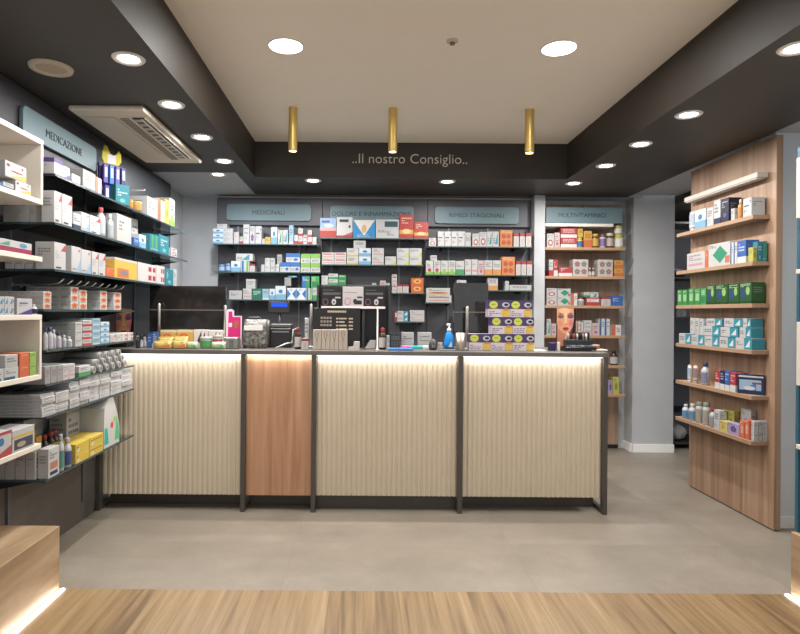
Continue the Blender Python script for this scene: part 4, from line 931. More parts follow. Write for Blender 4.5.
# flat white cartons in stacks
st = 0
for x0, x1, yt, n in ((43, 56.5, 393.5, 7), (57, 70, 391.5, 6), (70.5, 80, 382, 6), (80.5, 90, 379, 6), (90.5, 100.5, 376, 5), (101, 111, 374, 5), (111.5, 122, 371.5, 5), (122.5, 132.5, 369.5, 4)):
    st += 1; ya, yb = depth_on(x0, 400, XG), depth_on(x1, 400, XG); zt = min(at((x0+x1)/2, yt, (ya+yb)/2)[1], L5-.0125); hh = (zt-L6)/n
    for i in range(n):
        jit = random.uniform(0, .012)
        pack('wh', yb-ya-.002, .225, hh-GAP, (XG-.113-jit, (ya+yb)/2, L6+i*hh+GAP/2), PI/2, f'{LEVEL[n][i]} flat white carton of the {ORD[st]} stack on the laden left-wall shelf', 'flat white cartons stacked on the left wall shelf')
PACKNAME[0] = 'first_aid_carton'
# lowest shelf
z = L7
srow(XG-.0005, L7, [(48.5, 59.5, 447, 'wpic', 1, .05)], 'the lowest left-wall shelf', None)
for i in range(4):
    pack('wg', .085, .045, .13, (-1.577-.048*i, 2.80, z+.0003), PI/2, f'white soft carton side by side, {ORD[i+1]} behind the picture carton on the lowest left shelf', 'white cartons on the lowest left shelf')
srow(XG, L7, [(61, 67, 434, 'b_wgr'), (67.5, 75, 437.5, 'b_wbl')], 'the lowest left-wall shelf', None)
for i in range(2):
    for j in range(2):
        ya = depth_on(76 + 14*j, 445, XG); yb = depth_on(89.6+14*j, 445, XG); zt = at(90, 438.5, (ya+yb)/2)[1]; hh = .052
        pack('yelbox', yb-ya-.002, .14, hh-GAP, (XG-.072, (ya+yb)/2, z+i*hh+GAP/2), PI/2, f'{LEVEL[2][i]} bright yellow carton, {["nearer", "farther"][j]} pair, on the lowest left shelf', 'yellow cartons on the lowest left shelf')
for i, (key, x, y, h) in enumerate((('b_dk', -1.68, 3.0, .16), ('b_dk', -1.68, 3.06, .15), ('b_dk', -1.68, 3.12, .155), ('b_dk', -1.69, 3.18, .15))):
    pack(key, .055, .055, h, (x, y, z+.0003), PI/2, f'dark bottle with red cap behind the yellow cartons, {ORD[i+1]} from the near end', 'dark bottles on the lowest left shelf')
for i, (x, y, h, k_) in enumerate(((-1.66, 2.875, .2, 'yelbox'), (-1.66, 2.935, .17, 'yelo'))):
    pack(k_, .05, .05, h, (x, y, z+.0003), PI/2, f'{STY[k_]["desc"]} standing behind the white bottles on the lowest left shelf', None)
# large white pack with sloping top
t = thing('diaper_pack', 'tall white pack with green and teal print on the lowest left shelf', 'pack', (-1.60, 3.49, z+.0005), PI/2)
mb = MB(); w, h, d = .21, .285, .18
mb.prism([(-w/2, 0), (w/2, 0), (w/2, h*.3), (w*.36, h*.62), (.015, h), (-.04, h), (-w/2+.005, h*.82), (-w/2, h*.6)], -d/2, d/2, mat(PK('E4E2DE'), .4))
mb.build('wrapper', t)
mb = MB(); e = -d/2-.0005
mb.face([(w*.18, e, 0.02), (w*.48, e, 0.02), (w*.46, e, h*.3), (w*.3, e, h*.6)], mat('4FA878', .5)); mb.face([(-w*.48, e, .02), (-w*.2, e, .02), (-w*.3, e, h*.4), (-w*.46, e, h*.4)], mat('1F9A8E', .5))
mb.face([(.0+.018*math.cos(a*PI/5), e, .12+.02*math.sin(a*PI/5)) for a in range(10)], mat('C23A36', .5)); mb.face([(.035+.014*math.cos(a*PI/5), e-.0002, .15+.016*math.sin(a*PI/5)) for a in range(10)], mat('86BE3E', .5))
mb.build('printed_front', t)
mb = MB(); mb.box(-w*.47, -w*.28, -d*.3, d*.3, h*.70, h*.82, mat('1F9A8E', .5), .004); mb.build('carry_strap', t)
pack('wg', .15, .095, .26, (-1.693, 3.30, z+.0004), PI/2, 'tall pale grey carton beside the white pack on the lowest left shelf', None)
# toothbrush stand on the top left shelf
ty = depth_on(117, 190, -1.60)
t = thing('toothbrush_display', 'purple countertop toothbrush display with yellow topper on the top left-wall shelf', 'display stand', (-1.61, ty-.0, L1+.0005), PI/2*.62)
mb = MB(); mb.box(-.085, .085, -.05, .06, 0, .02, mat('D8D6D8', .5)); mb.box(-.085, .085, .045, .06, .02, .30, mat('4A3C7A', .5)); mb.build('tray', t)
for r in range(2):
    for c in range(4):
        mb = MB(); x = -.062+c*.041; zz = .03+r*.135
        mb.box(x-.016, x+.016, -.01+r*.015, .0+r*.015+.012, zz, zz+.12, mat(['5A4C98', '2F6FB4', '5A4C98', '3E3C78'][c], .4), .003)
        mb.face([(x-.008, -.0105+r*.015, zz+.04), (x+.008, -.0105+r*.015, zz+.04), (x+.008, -.0105+r*.015, zz+.1), (x-.008, -.0105+r*.015, zz+.1)], mat('D8E4F4', .5)); mb.build('blister_pack', t)
mb = MB(); mb.prism([(-.05, .30), (.05, .30), (.07, .33), (.066, .38), (.05, .40), (.034, .37), (.012, .36), (-.012, .37), (-.03, .41), (-.05, .415), (-.062, .37), (-.066, .33)], .045, .052, mat('D6C83A', .5))
mb.prism([(-.03, .305), (.03, .305), (.03, .36), (-.03, .36)], .0440, .0448, mat('E4E0E8', .5)); mb.build('topper_card', t)
pack('teal', .09, .05, .12, (-1.498, depth_on(123, 195, -1.47)+.025, L1+.0004), PI/2*.62, 'teal carton with white print in front of the toothbrush display', None)
for i, (x, y, zc) in enumerate(((-1.70, 4.02, 2.13), (-1.70, 4.32, 2.03))):
    mb = MB(); mb.box(0, .006, -.01, .01, -.01, .01, M_WHITE); mb.tube([(.004, 0, 0), (.17, 0, .0), (.18, 0, .006)], .004, M_WHITE)
    o = mb.build('display_hook', None, (x-.0035, y, zc)); tag(o, f'{["higher", "lower"][i]} empty white display hook above the top left-wall shelf', 'hook', 'white display hooks')
PACKNAME[0] = 'display_carton'
# cream unit stock
srow(-1.505, CU_Z[0], [(-12, 3, 183.5, 'blu', 1, .12), (3.2, 14, 183, 'whn', 1, .12), (15.4, 31, 182.6, 'wyel', 1, .12), (5, 26.6, 164, 'wyel', 'u', .12)], 'upper cream box', 'cartons in the upper cream box', side='near side')
srow(-1.505, CU_Z[1], [(-22, 32, 239, 'mag', 1, .08)], 'cream middle shelf', None, side='near side')
srow(-1.505, CU_Z[2], [(-6, 4.8, 296.4, 'bwx', 2, .1), (5, 14.4, 296.6, 'bwx', 2, .1), (17, 32.4, 298.6, 'whviol', 1, .1), (33.2, 40.6, 304.4, 'b_nvy', 1, .045)], 'lower cream box top', 'packs on the lower cream box', side='near side')
srow(-1.505, CU_Z[3], [(-8, 4, 369.5, 'whtb', 1, .14), (4.3, 18.6, 367.5, 'whtb', 1, .14), (5, 18, 354.8, 'wg', 'u', .14), (19.6, 29.6, 352.6, 'org', 2, .12), (30, 36.4, 352, 'lim', 2, .12)], 'lower cream box', 'cartons in the lower cream box', side='near side')
srow(-1.505, CU_Z[4], [(-12, 11.8, 433, 'redcurl', 1, .12), (12.4, 34.6, 427.6, 'ylpic', 1, .12)], 'lowest cream shelf', 'cartons on the lowest cream shelf', side='near side')

PACKNAME[0] = 'toiletry_carton'
# ------------------------------------------------------------------ right wood panel stock (far end first)
XP = 2.376; DP = .085; FE = 'far end'
srow(XP, RZ[0], [(684.6, 692.8, 211, 't_wh'), (695, 705.6, 209.4, 'lb2'), (707, 713.4, 207.4, 'wh', 1, DP), (714, 720.4, 200, 'whn', 1, DP), (720.8, 728.8, 198.4, 'nvy', 1, DP), (731, 734.6, 208.5, 'wh', 1, .05), (735, 741.8, 199.4, 'b_oil', 1, .03), (743, 751.6, 198, 'whnn', 1, DP)], 'the top wood-panel shelf', 'packs on the top wood panel shelf', DP, FE)
srow(XP, RZ[1], [(687, 704.8, 252.4, 'whk'), (705, 708, 250.5, 'org'), (708.4, 730.2, 243, 'whgd'), (730.6, 733.6, 242.5, 'bkw'), (733.9, 737, 242, 'bkw'), (737.4, 746, 240.4, 'bluw')], 'the second wood-panel shelf', 'packs on the second wood panel shelf', DP, FE)
srow(XP, RZ[2], [(677.4, 682, 289.8, 'grnlt'), (682.3, 687.4, 289.8, 'grnlt'), (688.4, 694, 288.6, 'grnlt'), (694.4, 700.4, 288.4, 'grnlt'), (700.8, 705.8, 288.4, 'grn'), (706.6, 715, 285, 'grnbag'), (715.3, 727.8, 284.4, 'grnbag'), (728.4, 739, 283.6, 'grnbag'), (739.4, 751.6, 282.4, 'grnbag')], 'the third wood-panel shelf', 'green packs on the third wood panel shelf', DP, FE)
srow(XP, RZ[3], [(679, 691, 333.6, 'whtq', 1, DP), (691.4, 704, 335, 'whtq', 1, DP), (704.4, 719, 336.2, 'whtq', 1, DP), (719.4, 735, 337.4, 'whtq', 1, DP), (735.4, 751.6, 338, 'whtq', 1, DP)], 'the fourth wood-panel shelf', 'white and teal cartons on the fourth wood panel shelf', DP, FE)
def tealrow(spec, zb, lev):
    k = 0; out = []
    for x0, x1, yt in spec:
        k += 1; Ya, Yb = sorted((depth_on(x0, yt, XP+.004), depth_on(x1, yt, XP+.004))); zt = at((x0+x1)/2, yt, (Ya+Yb)/2)[1]
        zb_ = zb if not callable(zb) else zb(Ya, Yb)
        pack('whtq', Yb-Ya-.002, DP-.008, max(zt-zb_, .02)-GAP, (XP+.004+(DP-.008)/2, (Ya+Yb)/2, zb_+GAP/2), -PI/2, f'{lev} row white carton with teal end, {ORD[k]} from the far end, fourth wood-panel shelf', 'white and teal cartons on the fourth wood panel shelf')
        out.append((Ya, Yb, zt))
    return out
base = [o for o in COL.objects if o.get('group') == 'white and teal cartons on the fourth wood panel shelf']
def top_of(rows):
    return lambda a, b: max([t for (c, d, t) in rows if c < b-.003 and d > a+.003], default=RZ[3])
def box_rows(objs):
    r = []
    for o in objs:
        hh = max(v.co.z for v in o.data.vertices); ww = max(v.co.x for v in o.data.vertices)
        r.append((o.location.y-ww, o.location.y+ww, o.location.z+hh+.0006))
    return r
mid = tealrow([(703.4, 720, 326.2), (720.4, 738, 327.2), (739.4, 751, 327.6)], top_of(box_rows(base)), 'middle')
tealrow([(706.4, 722, 318.6), (724, 742, 318.4), (742.6, 750.6, 318.4)], top_of([(a, b, c+.0006) for a, b, c in mid]), 'top')
b0 = box_rows(base)
for k, (x0, x1, yt) in enumerate(((689.4, 694, 318), (694.4, 698.4, 318.4), (698.7, 702.6, 319))):
    Ya, Yb = sorted((depth_on(x0, yt, XP), depth_on(x1, yt, XP))); zt = at((x0+x1)/2, yt, Ya)[1]; zb_ = top_of(b0)(Ya, Yb)
    pack('wh', Yb-Ya-.002, .07, zt-zb_-GAP, (XP+.04, (Ya+Yb)/2, zb_+GAP/2), -PI/2, f'narrow white upright carton on the teal row, {ORD[k+1]} from the far end', 'narrow white cartons on the teal row')
srow(XP, RZ[4], [(685, 689.4, 364.6, 't_wh'), (690, 695.2, 364.8, 't_pk'), (698.4, 704.8, 362.4, 'b_dkb'), (715, 719.8, 370.4, 'redw', 1, DP), (720, 724.4, 370.6, 'navw', 1, DP), (724.7, 729.6, 371, 'bluw', 1, DP), (730, 735.6, 372.4, 'redw', 1, DP)], 'the fifth wood-panel shelf', 'packs on the fifth wood panel shelf', .06, FE)
srow(XP, RZ[5], [(679.6, 685.6, 404, 'b_lb'), (686, 692.4, 403.6, 'b_lb'), (693, 699.4, 402, 'j_gr'), (700, 706.2, 402.6, 'j_gr'), (707, 712.8, 408, 'b_rt'), (714, 719.6, 410, 'wh', 1, .05), (720, 727.4, 421, 'ylfl', 1, .05), (727.8, 739.2, 423.4, 'violet', 1, .05), (739.5, 744.3, 421, 'orfl', 1, .05), (744.6, 749.2, 420, 'orfl', 1, .05)], 'the lowest wood-panel shelf', 'packs on the lowest wood panel shelf', .05, FE)
for k, (x0, x1, yt, key) in enumerate(((722, 727.8, 410.2, 'ylgr'), (728.2, 734, 411.6, 'ylgr'), (741, 751, 410, 'wbrn'))):
    xf = XP+.056; Ya, Yb = sorted((depth_on(x0, yt, xf), depth_on(x1, yt, xf))); zt = at((x0+x1)/2, yt, Ya)[1]
    pack(key, Yb-Ya-.002, .035, zt-RZ[5]-GAP, (xf+.018, (Ya+Yb)/2, RZ[5]+.0003), -PI/2, f'{STY[key]["desc"]} in the rear row, {ORD[k+1]} from left, lowest wood-panel shelf', 'rear packs on the lowest wood panel shelf')

pack('tooth', .15, .012, .125, (2.415, 3.664, RZ[4]+.0004), -PI/2*.55, 'large blue printed blister pack angled at the near end of the fifth wood-panel shelf', None)
frow(3.592, RZ[1], [(753, 757, 247, 'ylgr'), (757.4, 762.2, 241.4, 'teal'), (762.6, 767.4, 241, 'tealg')], 'near-end second wood-panel shelf', 'packs at the near end of the second wood panel shelf', .045)
frow(3.592, RZ[5], [(754, 758.4, 421.4, 'wh', 2), (758.8, 763, 421, 'wg', 2), (763.4, 767.8, 421, 'wh', 2)], 'near-end lowest wood-panel shelf', 'white packs at the near end of the lowest wood panel shelf', .03)
PACKNAME[0] = 'stored_carton'
# ------------------------------------------------------------------ storeroom odds
def lump(name, label, cat, x, y, z, rx, ry, rz, m_):
    bm = bmesh.new(); bmesh.ops.create_icosphere(bm, subdivisions=3, radius=1)
    for v in bm.verts:
        n = 1+.12*math.sin(5*v.co.x+2*v.co.z)*math.cos(4*v.co.y+v.co.x)
        v.co = (v.co.x*rx*n, v.co.y*ry*n, max(-.92, v.co.z)*rz*n+rz*.95)
    mb = MB(); mb.add_bm(bm, m_, True); o = mb.build(name, None, (x, y, z+.002)); tag(o, label, cat)
xs = at(681, 400, 5.75)[0]
lump('plastic_bag', 'crumpled white bag on a low storeroom rack shelf', 'bag', xs, 5.85, RK[6], .1, .1, .08, mat('B9B6B4', .6))
lump('dark_bag', 'dark rounded bag on the second storeroom rack shelf', 'bag', xs, 5.85, RK[1], .09, .1, .045, mat('3A2E36', .6))
for i, px in enumerate((677, 682)):
    pack('wg', .045, .1, .07, (at(px, 310, 5.8)[0], 5.82, RK[2]+.0005), 0, f'pale carton on the storeroom rack, {ORD[i+1]} from the wall corner', 'cartons on the storeroom rack')
# ------------------------------------------------------------------ things on the counter
def item(key, x0, x1, yt, Y, label, depth=.07, group=None, zs=CT, rz=0):
    X0, _ = at(x0, yt, Y); X1, _ = at(x1, yt, Y); zt = at((x0+x1)/2, yt, Y)[1]
    w = X1-X0-.001; d = min(depth, w) if STY[key]['kind'] not in ('carton', 'pouch') else depth
    return pack(key, w, d, zt-zs-GAP, ((X0+X1)/2, Y+d/2, zs+.0004), rz, label, group)
def X_(px, Y, py=340): return at(px, py, Y)[0]
def Z_(py, Y, px=366): return at(px, py, Y)[1]

PACKNAME[0] = 'purple_carton'
# purple and yellow cartons: 3 + 2 + 2
for r, (cols, yt, yb) in enumerate((((469, 491, 513, 534.6), 336.4, 351), ((491, 512.6, 534), 319.4, 336), ((487.8, 510, 532), 303.4, 319))):
    Y = 3.93; hh = .113
    for c in range(len(cols)-1):
        a, b = X_(cols[c], Y), X_(cols[c+1], Y)
        pack('ppl', b-a-.002, .09, hh-GAP, ((a+b)/2, Y+.045, CT+r*hh+.0004), 0,
             f'purple and yellow carton in the {["bottom", "middle", "top"][r]} row of the counter pile, {["first", "second", "third"][c]} from left', 'purple and yellow cartons piled on the counter')
PACKNAME[0] = 'candy_carton'
# candy cartons and pouches at the left end
g = 'orange candy cartons'
item('clem', 160.4, 176.6, 330, 4.06, 'orange candy carton standing behind the pouches, first from left', .06, g)
item('clem', 177, 193, 329.8, 4.06, 'orange candy carton standing behind the pouches, second from left', .06, g)
item('berr', 193.5, 208, 329.8, 4.06, 'white candy carton with dark berries beside the orange cartons', .06)
item('berr', 208.5, 223, 330.2, 4.06, 'white candy carton with dark berries, behind the red label tub', .06)
for k, (x0, x1, yt, key) in enumerate(((152.4, 171, 341, 'ylpk'), (171.5, 186, 340, 'ylpk'), (186.4, 197, 342, 'mnt'), (211, 225, 342, 'mnt'))):
    item(key, x0, x1, yt, 3.86, f'{STY[key]["desc"]} lying at the counter front, {ORD[k+1]} from left', .05, 'candy pouches on the counter')
for k, (x0, x1, yt, key) in enumerate(((158, 172, 337, 'ylpk'), (173, 187, 336.5, 'ylpk'))):
    item(key, x0, x1, yt, 3.93, f'{STY[key]["desc"]} behind the front pouches, {ORD[k+1]} from left', .05, 'candy pouches on the counter')
item('tub_o', 198.2, 211, 337, 3.91, 'white tub with green label among the candy on the counter', .08)
STY['tub_o2'] = dict(STY['tub_o'], label='C84A36')
item('tub_o2', 212, 221.4, 335, 3.93, 'white tub with red label among the candy on the counter', .06)
PACKNAME[0] = 'small_carton'
# grey steel box + pink leaflets
Y = 3.90
t = thing('leaflet_holder', 'grey metal leaflet box with pink cards at the counter left', 'leaflet holder', (X_(230.5, Y), Y+.045, CT+.0004))
mb = MB(); w = X_(237.5, Y)-X_(223.5, Y); h = Z_(337.5, Y, 230)-CT; mb.box(-w/2, w/2, -.045, .045, 0, h, mat('8F8D86', .3, .7), .004); mb.build('box', t)
mb = MB(); mb.box(-w*.1, w*.22, -.0462, -.0455, h*.1, h*.8, mat('5A605A', .4)); mb.build('front_label', t)
Y = 4.0
t = thing('pink_display_card', 'magenta cut-out card standing behind the grey leaflet box', 'display card', (X_(233, Y), Y, CT+.0004))
xs = lambda px: X_(px, Y)-X_(233, Y); zs_ = lambda py: Z_(py, Y, 233)-CT
mb = MB(); mb.prism([(xs(226), 0), (xs(241.5), 0), (xs(241.5), zs_(316)), (xs(233.8), zs_(316)), (xs(233.6), zs_(310.5)), (xs(231), zs_(309)), (xs(227), zs_(309.6)), (xs(226), zs_(312))], 0, .006, mat('DCC8D2', .5)); mb.build('card', t)
mb = MB()
mb.face([(xs(227.5), -.0006, zs_(345)), (xs(240.5), -.0006, zs_(345)), (xs(240.5), -.0006, zs_(317)), (xs(232.5), -.0006, zs_(317)), (xs(232), -.0006, zs_(311.5)), (xs(228.4), -.0006, zs_(311.5))], mat('C2246E', .5))
mb.face([(xs(228.6), -.0012, zs_(327)), (xs(232), -.0012, zs_(327)), (xs(232), -.0012, zs_(323)), (xs(228.6), -.0012, zs_(323))], mat('E6D2DC', .5))
mb.face([(xs(236)+.017*math.cos(i*PI/6), -.0012, zs_(324.5)+.026*math.sin(i*PI/6)) for i in range(12)], mat('9A6238', .5)); mb.build('print', t)
# dark foil bag
Y = 3.98
t = thing('gift_bag', 'black and silver patterned bag with white band on the counter', 'bag', (X_(254.5, Y), Y+.05, CT+.0004))
w = X_(266, Y)-X_(243.4, Y); h = Z_(319.6, Y, 255)-CT
mb = MB()
prof = [(-.05, 0), (-.052, .5), (-.045, .85), (-.018, 1)]
n = 6
fm = noise_paint('crinkled_foil', '151413', '8A867F', 55, .35, .6); bm = bmesh.new(); bmesh.ops.create_cube(bm, size=1)
bmesh.ops.subdivide_edges(bm, edges=bm.edges[:], cuts=5, use_grid_fill=True)
for v in bm.verts:
    x, y, z = v.co*2; k = 1-.6*max(0, z)**3
    v.co = (x*w/2*(1-.03*z+.02*math.sin(7*z)), y*.05*k + .004*math.sin(9*x+5*z), (z+1)*h/2)
mb.add_bm(bm, fm, True); mb.build('bag', t)
mb = MB(); mb.box(-w*.46, w*.36, -.058, -.054, h*.62, h*.79, mat('D8D6D2', .5), .001); mb.build('white_band', t)
mb = MB(); mb.tube([(-w*.3, -.01, h*.98), (-w*.28, -.02, h*1.07), (w*.2, -.02, h*1.08), (w*.25, -.01, h*.98)], .003, mat('6E6A66', .5)); mb.build('handle', t)
t = thing('gift_bag', 'second dark patterned bag squeezed behind and right of the first', 'bag', (X_(263.6, 4.1), 4.14, CT+.0004))
bm = bmesh.new(); bmesh.ops.create_cube(bm, size=1); bmesh.ops.subdivide_edges(bm, edges=bm.edges[:], cuts=4, use_grid_fill=True)
for v in bm.verts:
    x, y, z = v.co*2; v.co = (x*.035*(1+.08*math.sin(6*z)), y*.04*(1-.5*max(0, z)**3), (z+1)*.095)
mb = MB(); mb.add_bm(bm, fm, True); mb.build('bag', t)
# customer display on a pole
Y = 4.31
t = thing('customer_display', 'pole display with bright blue screen behind the black bag', 'display', (X_(279.4, Y), Y, CT+.0004))
h1 = Z_(308.5, Y, 279)-CT
mb = MB(); mb.box(-.06, .06, -.03, .05, 0, .012, M_BLACK, .003); mb.build('base', t)
mb = MB(); mb.lathe([(.012, .012), (.012, h1-.03)], M_BLACK, 12); mb.build('pole', t)
mb = MB(); mb.box(-.082, .075, -.018, .012, h1-.032, h1+.05, mat('2A2624', .4), .004); mb.build('housing', t)
mb = MB(); mb.box(X_(271.4, Y)-X_(279.4, Y), X_(287.4, Y)-X_(279.4, Y), -.0195, -.0182, Z_(307, Y, 279)-CT, Z_(302.9, Y, 279)-CT, emis('blue_screen', (.03, .12, .85), 1.1)); mb.build('screen', t)
Y = 4.08
t = thing('receipt_printer', 'black till printer with grey lid right of the black bag', 'printer', (X_(280.5, Y), Y+.07, CT+.0004))
w = X_(290.5, Y)-X_(269.5, Y); h = Z_(324, Y, 280)-CT
mb = MB(); mb.box(-w/2, w/2, -.07, .07, 0, h*.82, mat('1E1D1C', .4), .006); mb.build('body', t)
mb = MB(); mb.box(-w*.48, w*.5, -.06, .07, h*.825, h, mat('4A4846', .4), .006); mb.build('lid', t)
mb = MB(); mb.box(-w*.4, w*.4, -.073, -.0705, h*.64, h*.70, mat('6A6866', .4)); mb.build('paper_slot', t)
mb = MB(); Y = 3.92
mb.tube([(X_(275, Y), Y, CT+.006), (X_(280, Y), Y, CT+.02), (X_(286, Y), Y+.02, CT+.038), (X_(291, Y), Y+.05, CT+.042), (X_(291.5, Y), Y+.06, CT+.10), (X_(292, Y), Y+.06, CT+.13), (X_(297, Y), Y+.10, CT+.142)], .004, mat('C8C6C2', .4))
tag(mb.build('white_cable'), 'white cable curving over the counter beside the till printer', 'cable')
STY['b_syr'] = dict(STY['b_brr'])
item('b_syr', 294.4, 301, 327.4, 3.93, 'brown bottle with red cap and white label beside the white cable', .05)
item('whR', 301.4, 308.6, 338.4, 3.90, 'small white box with dark red top next to the brown bottle', .04)
item('wh', 304.8, 308.8, 318, 4.05, 'tall narrow white stand behind the small white box', .04)
# screens and posts
def post(px, y0, y1, Y, label):
    t = thing('screen_post', label, 'post', (X_(px, Y), Y, CT+.0004), 0, 'metal posts holding the counter screens')
    h = Z_(y0, Y, px)-CT
    mb = MB(); mb.lathe([(.03, 0), (.03, .006), (.012, .010)], M_ALU, 16); mb.build('foot', t)
    mb = MB(); mb.lathe([(.0105, .010), (.0105, h-.01), (.007, h-.002), (.002, h)], M_ALU, 14); mb.build('rod', t)
post(159, 303, 335, 4.13, 'slim metal screen post behind the orange candy cartons')
post(225, 305, 338, 4.13, 'slim metal screen post beside the magenta card')
post(311, 304, 340, 4.13, 'slim metal screen post at the left edge of the black price board')
post(467, 306, 335, 4.105, 'slim metal screen post behind the silver cup')
def screen(x0, x1, y0, y1, Y, label, posts):
    a, b = X_(x0, Y), X_(x1, Y); zt, zb = Z_(y0, Y, (x0+x1)/2), Z_(y1, Y, (x0+x1)/2)
    t = thing('counter_screen', label, 'screen', ((a+b)/2, Y, CT+.0004), 0, 'dark counter screens'); w = b-a
    mb = MB(); mb.box(-w/2, w/2, 0, .022, zb-CT, zt-CT, M_TINT, .002); mb.build('dark_pane', t)
    mb = MB(); mb.box(-.05, .05, -.02, .07, 0, .012, M_BLACK, .002); mb.box(-.018, .018, .023, .04, .012, (zt-CT)*.6, M_BLACK, .002); mb.build('stand', t)
    mb = MB(); zz = Z_((y0+y1)/2+3, Y)-CT; mb.box(-w/2+.004, w/2-.004, -.0014, -.0003, zz, zz+.008, mat('5A5550', .3)); mb.build('reflected_line', t)  # line reflected in the pane, put in as a flat grey strip
screen(149.4, 225.5, 286, 332, 4.17, 'wide dark reflective screen over the candy at the counter left', 2)
screen(453.5, 488, 283, 335, 4.17, 'narrow dark reflective screen between silver cup and purple cartons', 1)
# black price board + black shelf with cosmetics cartons
Y = 4.02
t = thing('price_board', 'black board with pale lines of print behind the beige cartons', 'board', (X_(336, Y), Y, CT+.0004))
xs = lambda px: X_(px, Y)-X_(336, Y); zs_ = lambda py: Z_(py, Y, 336)-CT
mb = MB(); mb.box(xs(312.6), xs(360), 0, .02, 0, zs_(308), mat('1B1917', .4), .002); mb.build('board', t)
mb = MB(); pc = mat('B8A894', .5)
for k in range(11): mb.face([(xs(327.4+k*1.72), -.0005, zs_(312.6)), (xs(328.7+k*1.72), -.0005, zs_(312.6)), (xs(328.7+k*1.72), -.0005, zs_(310.6)), (xs(327.4+k*1.72), -.0005, zs_(310.6))], pc)
for r, py in enumerate((318, 321.6, 325.2)):
    for k in range(4): mb.face([(xs(320.4+k*3), -.0005, zs_(py+1.1)), (xs(322.5+k*3), -.0005, zs_(py+1.1)), (xs(322.5+k*3), -.0005, zs_(py-1.1)), (xs(320.4+k*3), -.0005, zs_(py-1.1))], mat('8E8478', .5))
for r, py in enumerate((318.6, 322, 325.6, 329)):
    for a, b in ((336, 338.2), (339, 346.4-(r == 1)*2), (348.6, 352.8)): mb.face([(xs(a), -.0005, zs_(py+.7)), (xs(b), -.0005, zs_(py+.7)), (xs(b), -.0005, zs_(py-.7)), (xs(a), -.0005, zs_(py-.7))], pc)
mb.build('printed_lines', t)
for k in range(4):
    item('nude', 312.8+k*8.7, 321.3+k*8.7, 329.6, 3.90, f'beige carton with line drawing before the black board, {ORD[k+1]} from left', .06, 'beige cartons before the black board')
Y = 4.12
t = thing('cosmetics_stand', 'black counter stand with a pale shelf edge holding three cosmetics cartons', 'display stand', (X_(352, Y), Y, CT+.0004))
xs = lambda px: X_(px, Y)-X_(352, Y); zs_ = lambda py: Z_(py, Y, 352)-CT
zsh = zs_(306.4)
mb = MB(); mb.box(xs(317), xs(390), .135, .15, 0, zs_(284.6), mat('201E1E', .4), .002); mb.build('back_panel', t)
for xa in (316.5, 388.2): mb = MB(); mb.box(xs(xa), xs(xa+2), 0, .134, .0, zs_(285), mat('2E2B2A', .4)); mb.build('side_panel', t)
mb = MB(); mb.box(xs(321), xs(385), .0, .134, zsh-.016, zsh, mat('D8CFCA', .4), .001); mb.build('pale_shelf', t)
mb = MB(); mb.box(xs(365), xs(386), .05, .134, 0, .03, mat('3A3836', .4)); mb.box(xs(362), xs(364.4), .02, .133, 0, zsh-.017, mat('3C3A39', .4)); mb.build('base', t)
for k, (a, b, key, nm) in enumerate(((321.4, 342.4, 'blkb', 'black cosmetics carton, first from left'), (342.7, 363.6, 'whtb2', 'white cosmetics carton between two black ones'), (363.9, 384.8, 'blkb', 'black cosmetics carton, third from left'))):
    item(key, a, b, 286.6, 4.125, f'{nm} on the pale counter stand shelf', .07, 'cosmetics cartons on the counter stand', CT+.0004+zsh)
Y = 3.90
t = thing('card_holder', 'small pale card holder with sloping side right of beige cartons', 'holder', (X_(354, Y), Y+.02, CT+.0004))
w = X_(359.6, Y)-X_(348.4, Y)
mb = MB(); mb.prism([(-w/2, 0), (w/2, 0), (w/2, .055), (0, .055), (-.005, .022), (-w/2, .018)], -.02, .02, mat('BDB4AC', .5)); mb.build('holder', t)
t = thing('grey_card', 'tilted grey card on the counter beside the brown bottle', 'card', (X_(371, 4.0), 4.0, CT+.0004), .15)
mb = MB(); mb.prism([(-.04, .006), (.03, .006), (.034, .062), (-.006, .062)], 0, .004, mat('A8A6A2', .5)); mb.box(-.05, .045, -.02, .04, 0, .006, mat('5A5856', .5)); mb.build('card', t)
Y = 3.88
t = thing('thin_pole', 'thin pale pole beside the brown bottle on the counter', 'pole', (X_(377.4, Y), Y, CT+.0004))
mb = MB(); mb.lathe([(.016, 0), (.016, .004), (.0045, .008), (.0045, Z_(306.5, Y, 377)-CT)], mat('B8B4AE', .4), 10); mb.build('rod', t)
item('b_brr', 379, 386.6, 328, 3.95, 'brown bottle with red cap left of the black terminal', .06)
item('wh', 386.8, 389.6, 335.4, 3.93, 'narrow white carton touching the brown bottle', .04)
# blue lid thing in the stand, terminal, grey boxes, pens
lump('blue_cap', 'small blue cap on the counter stand base', 'cap', X_(381.5, 4.2), 4.2, CT+.034, .022, .02, .02, mat('2F6FB0', .4))
Y = 4.1
t = thing('card_terminal', 'black card terminal behind the blue leaflet', 'terminal', (X_(395.5, Y), Y+.05, CT+.0004))
w = X_(401, Y)-X_(390, Y)
mb = MB(); mb.prism([(-w/2, 0), (w/2, 0), (w/2, .10), (-w/2, .10)], -.05, .05, mat('1B1B1C', .4)); mb.build('body', t)
mb = MB(); mb.box(-w*.4, w*.4, -.0515, -.0502, .055, .09, mat('3C4042', .2)); mb.build('screen', t)
mb = MB()
for r in range(3):
    for c in range(4): mb.box(-w*.4+c*.019, -w*.4+c*.019+.013, -.0525, -.0502, .01+r*.014, .02+r*.014, mat('5A5A5C', .5))
mb.build('keypad', t)
item('wg', 401.4, 414, 332.4, 4.2, 'grey printed box behind the pens, nearer the black terminal', .06, 'grey boxes behind the pens')
item('wg', 418, 431.6, 332.4, 4.2, 'grey printed box behind the pens, nearer the round dispenser', .06, 'grey boxes behind the pens')
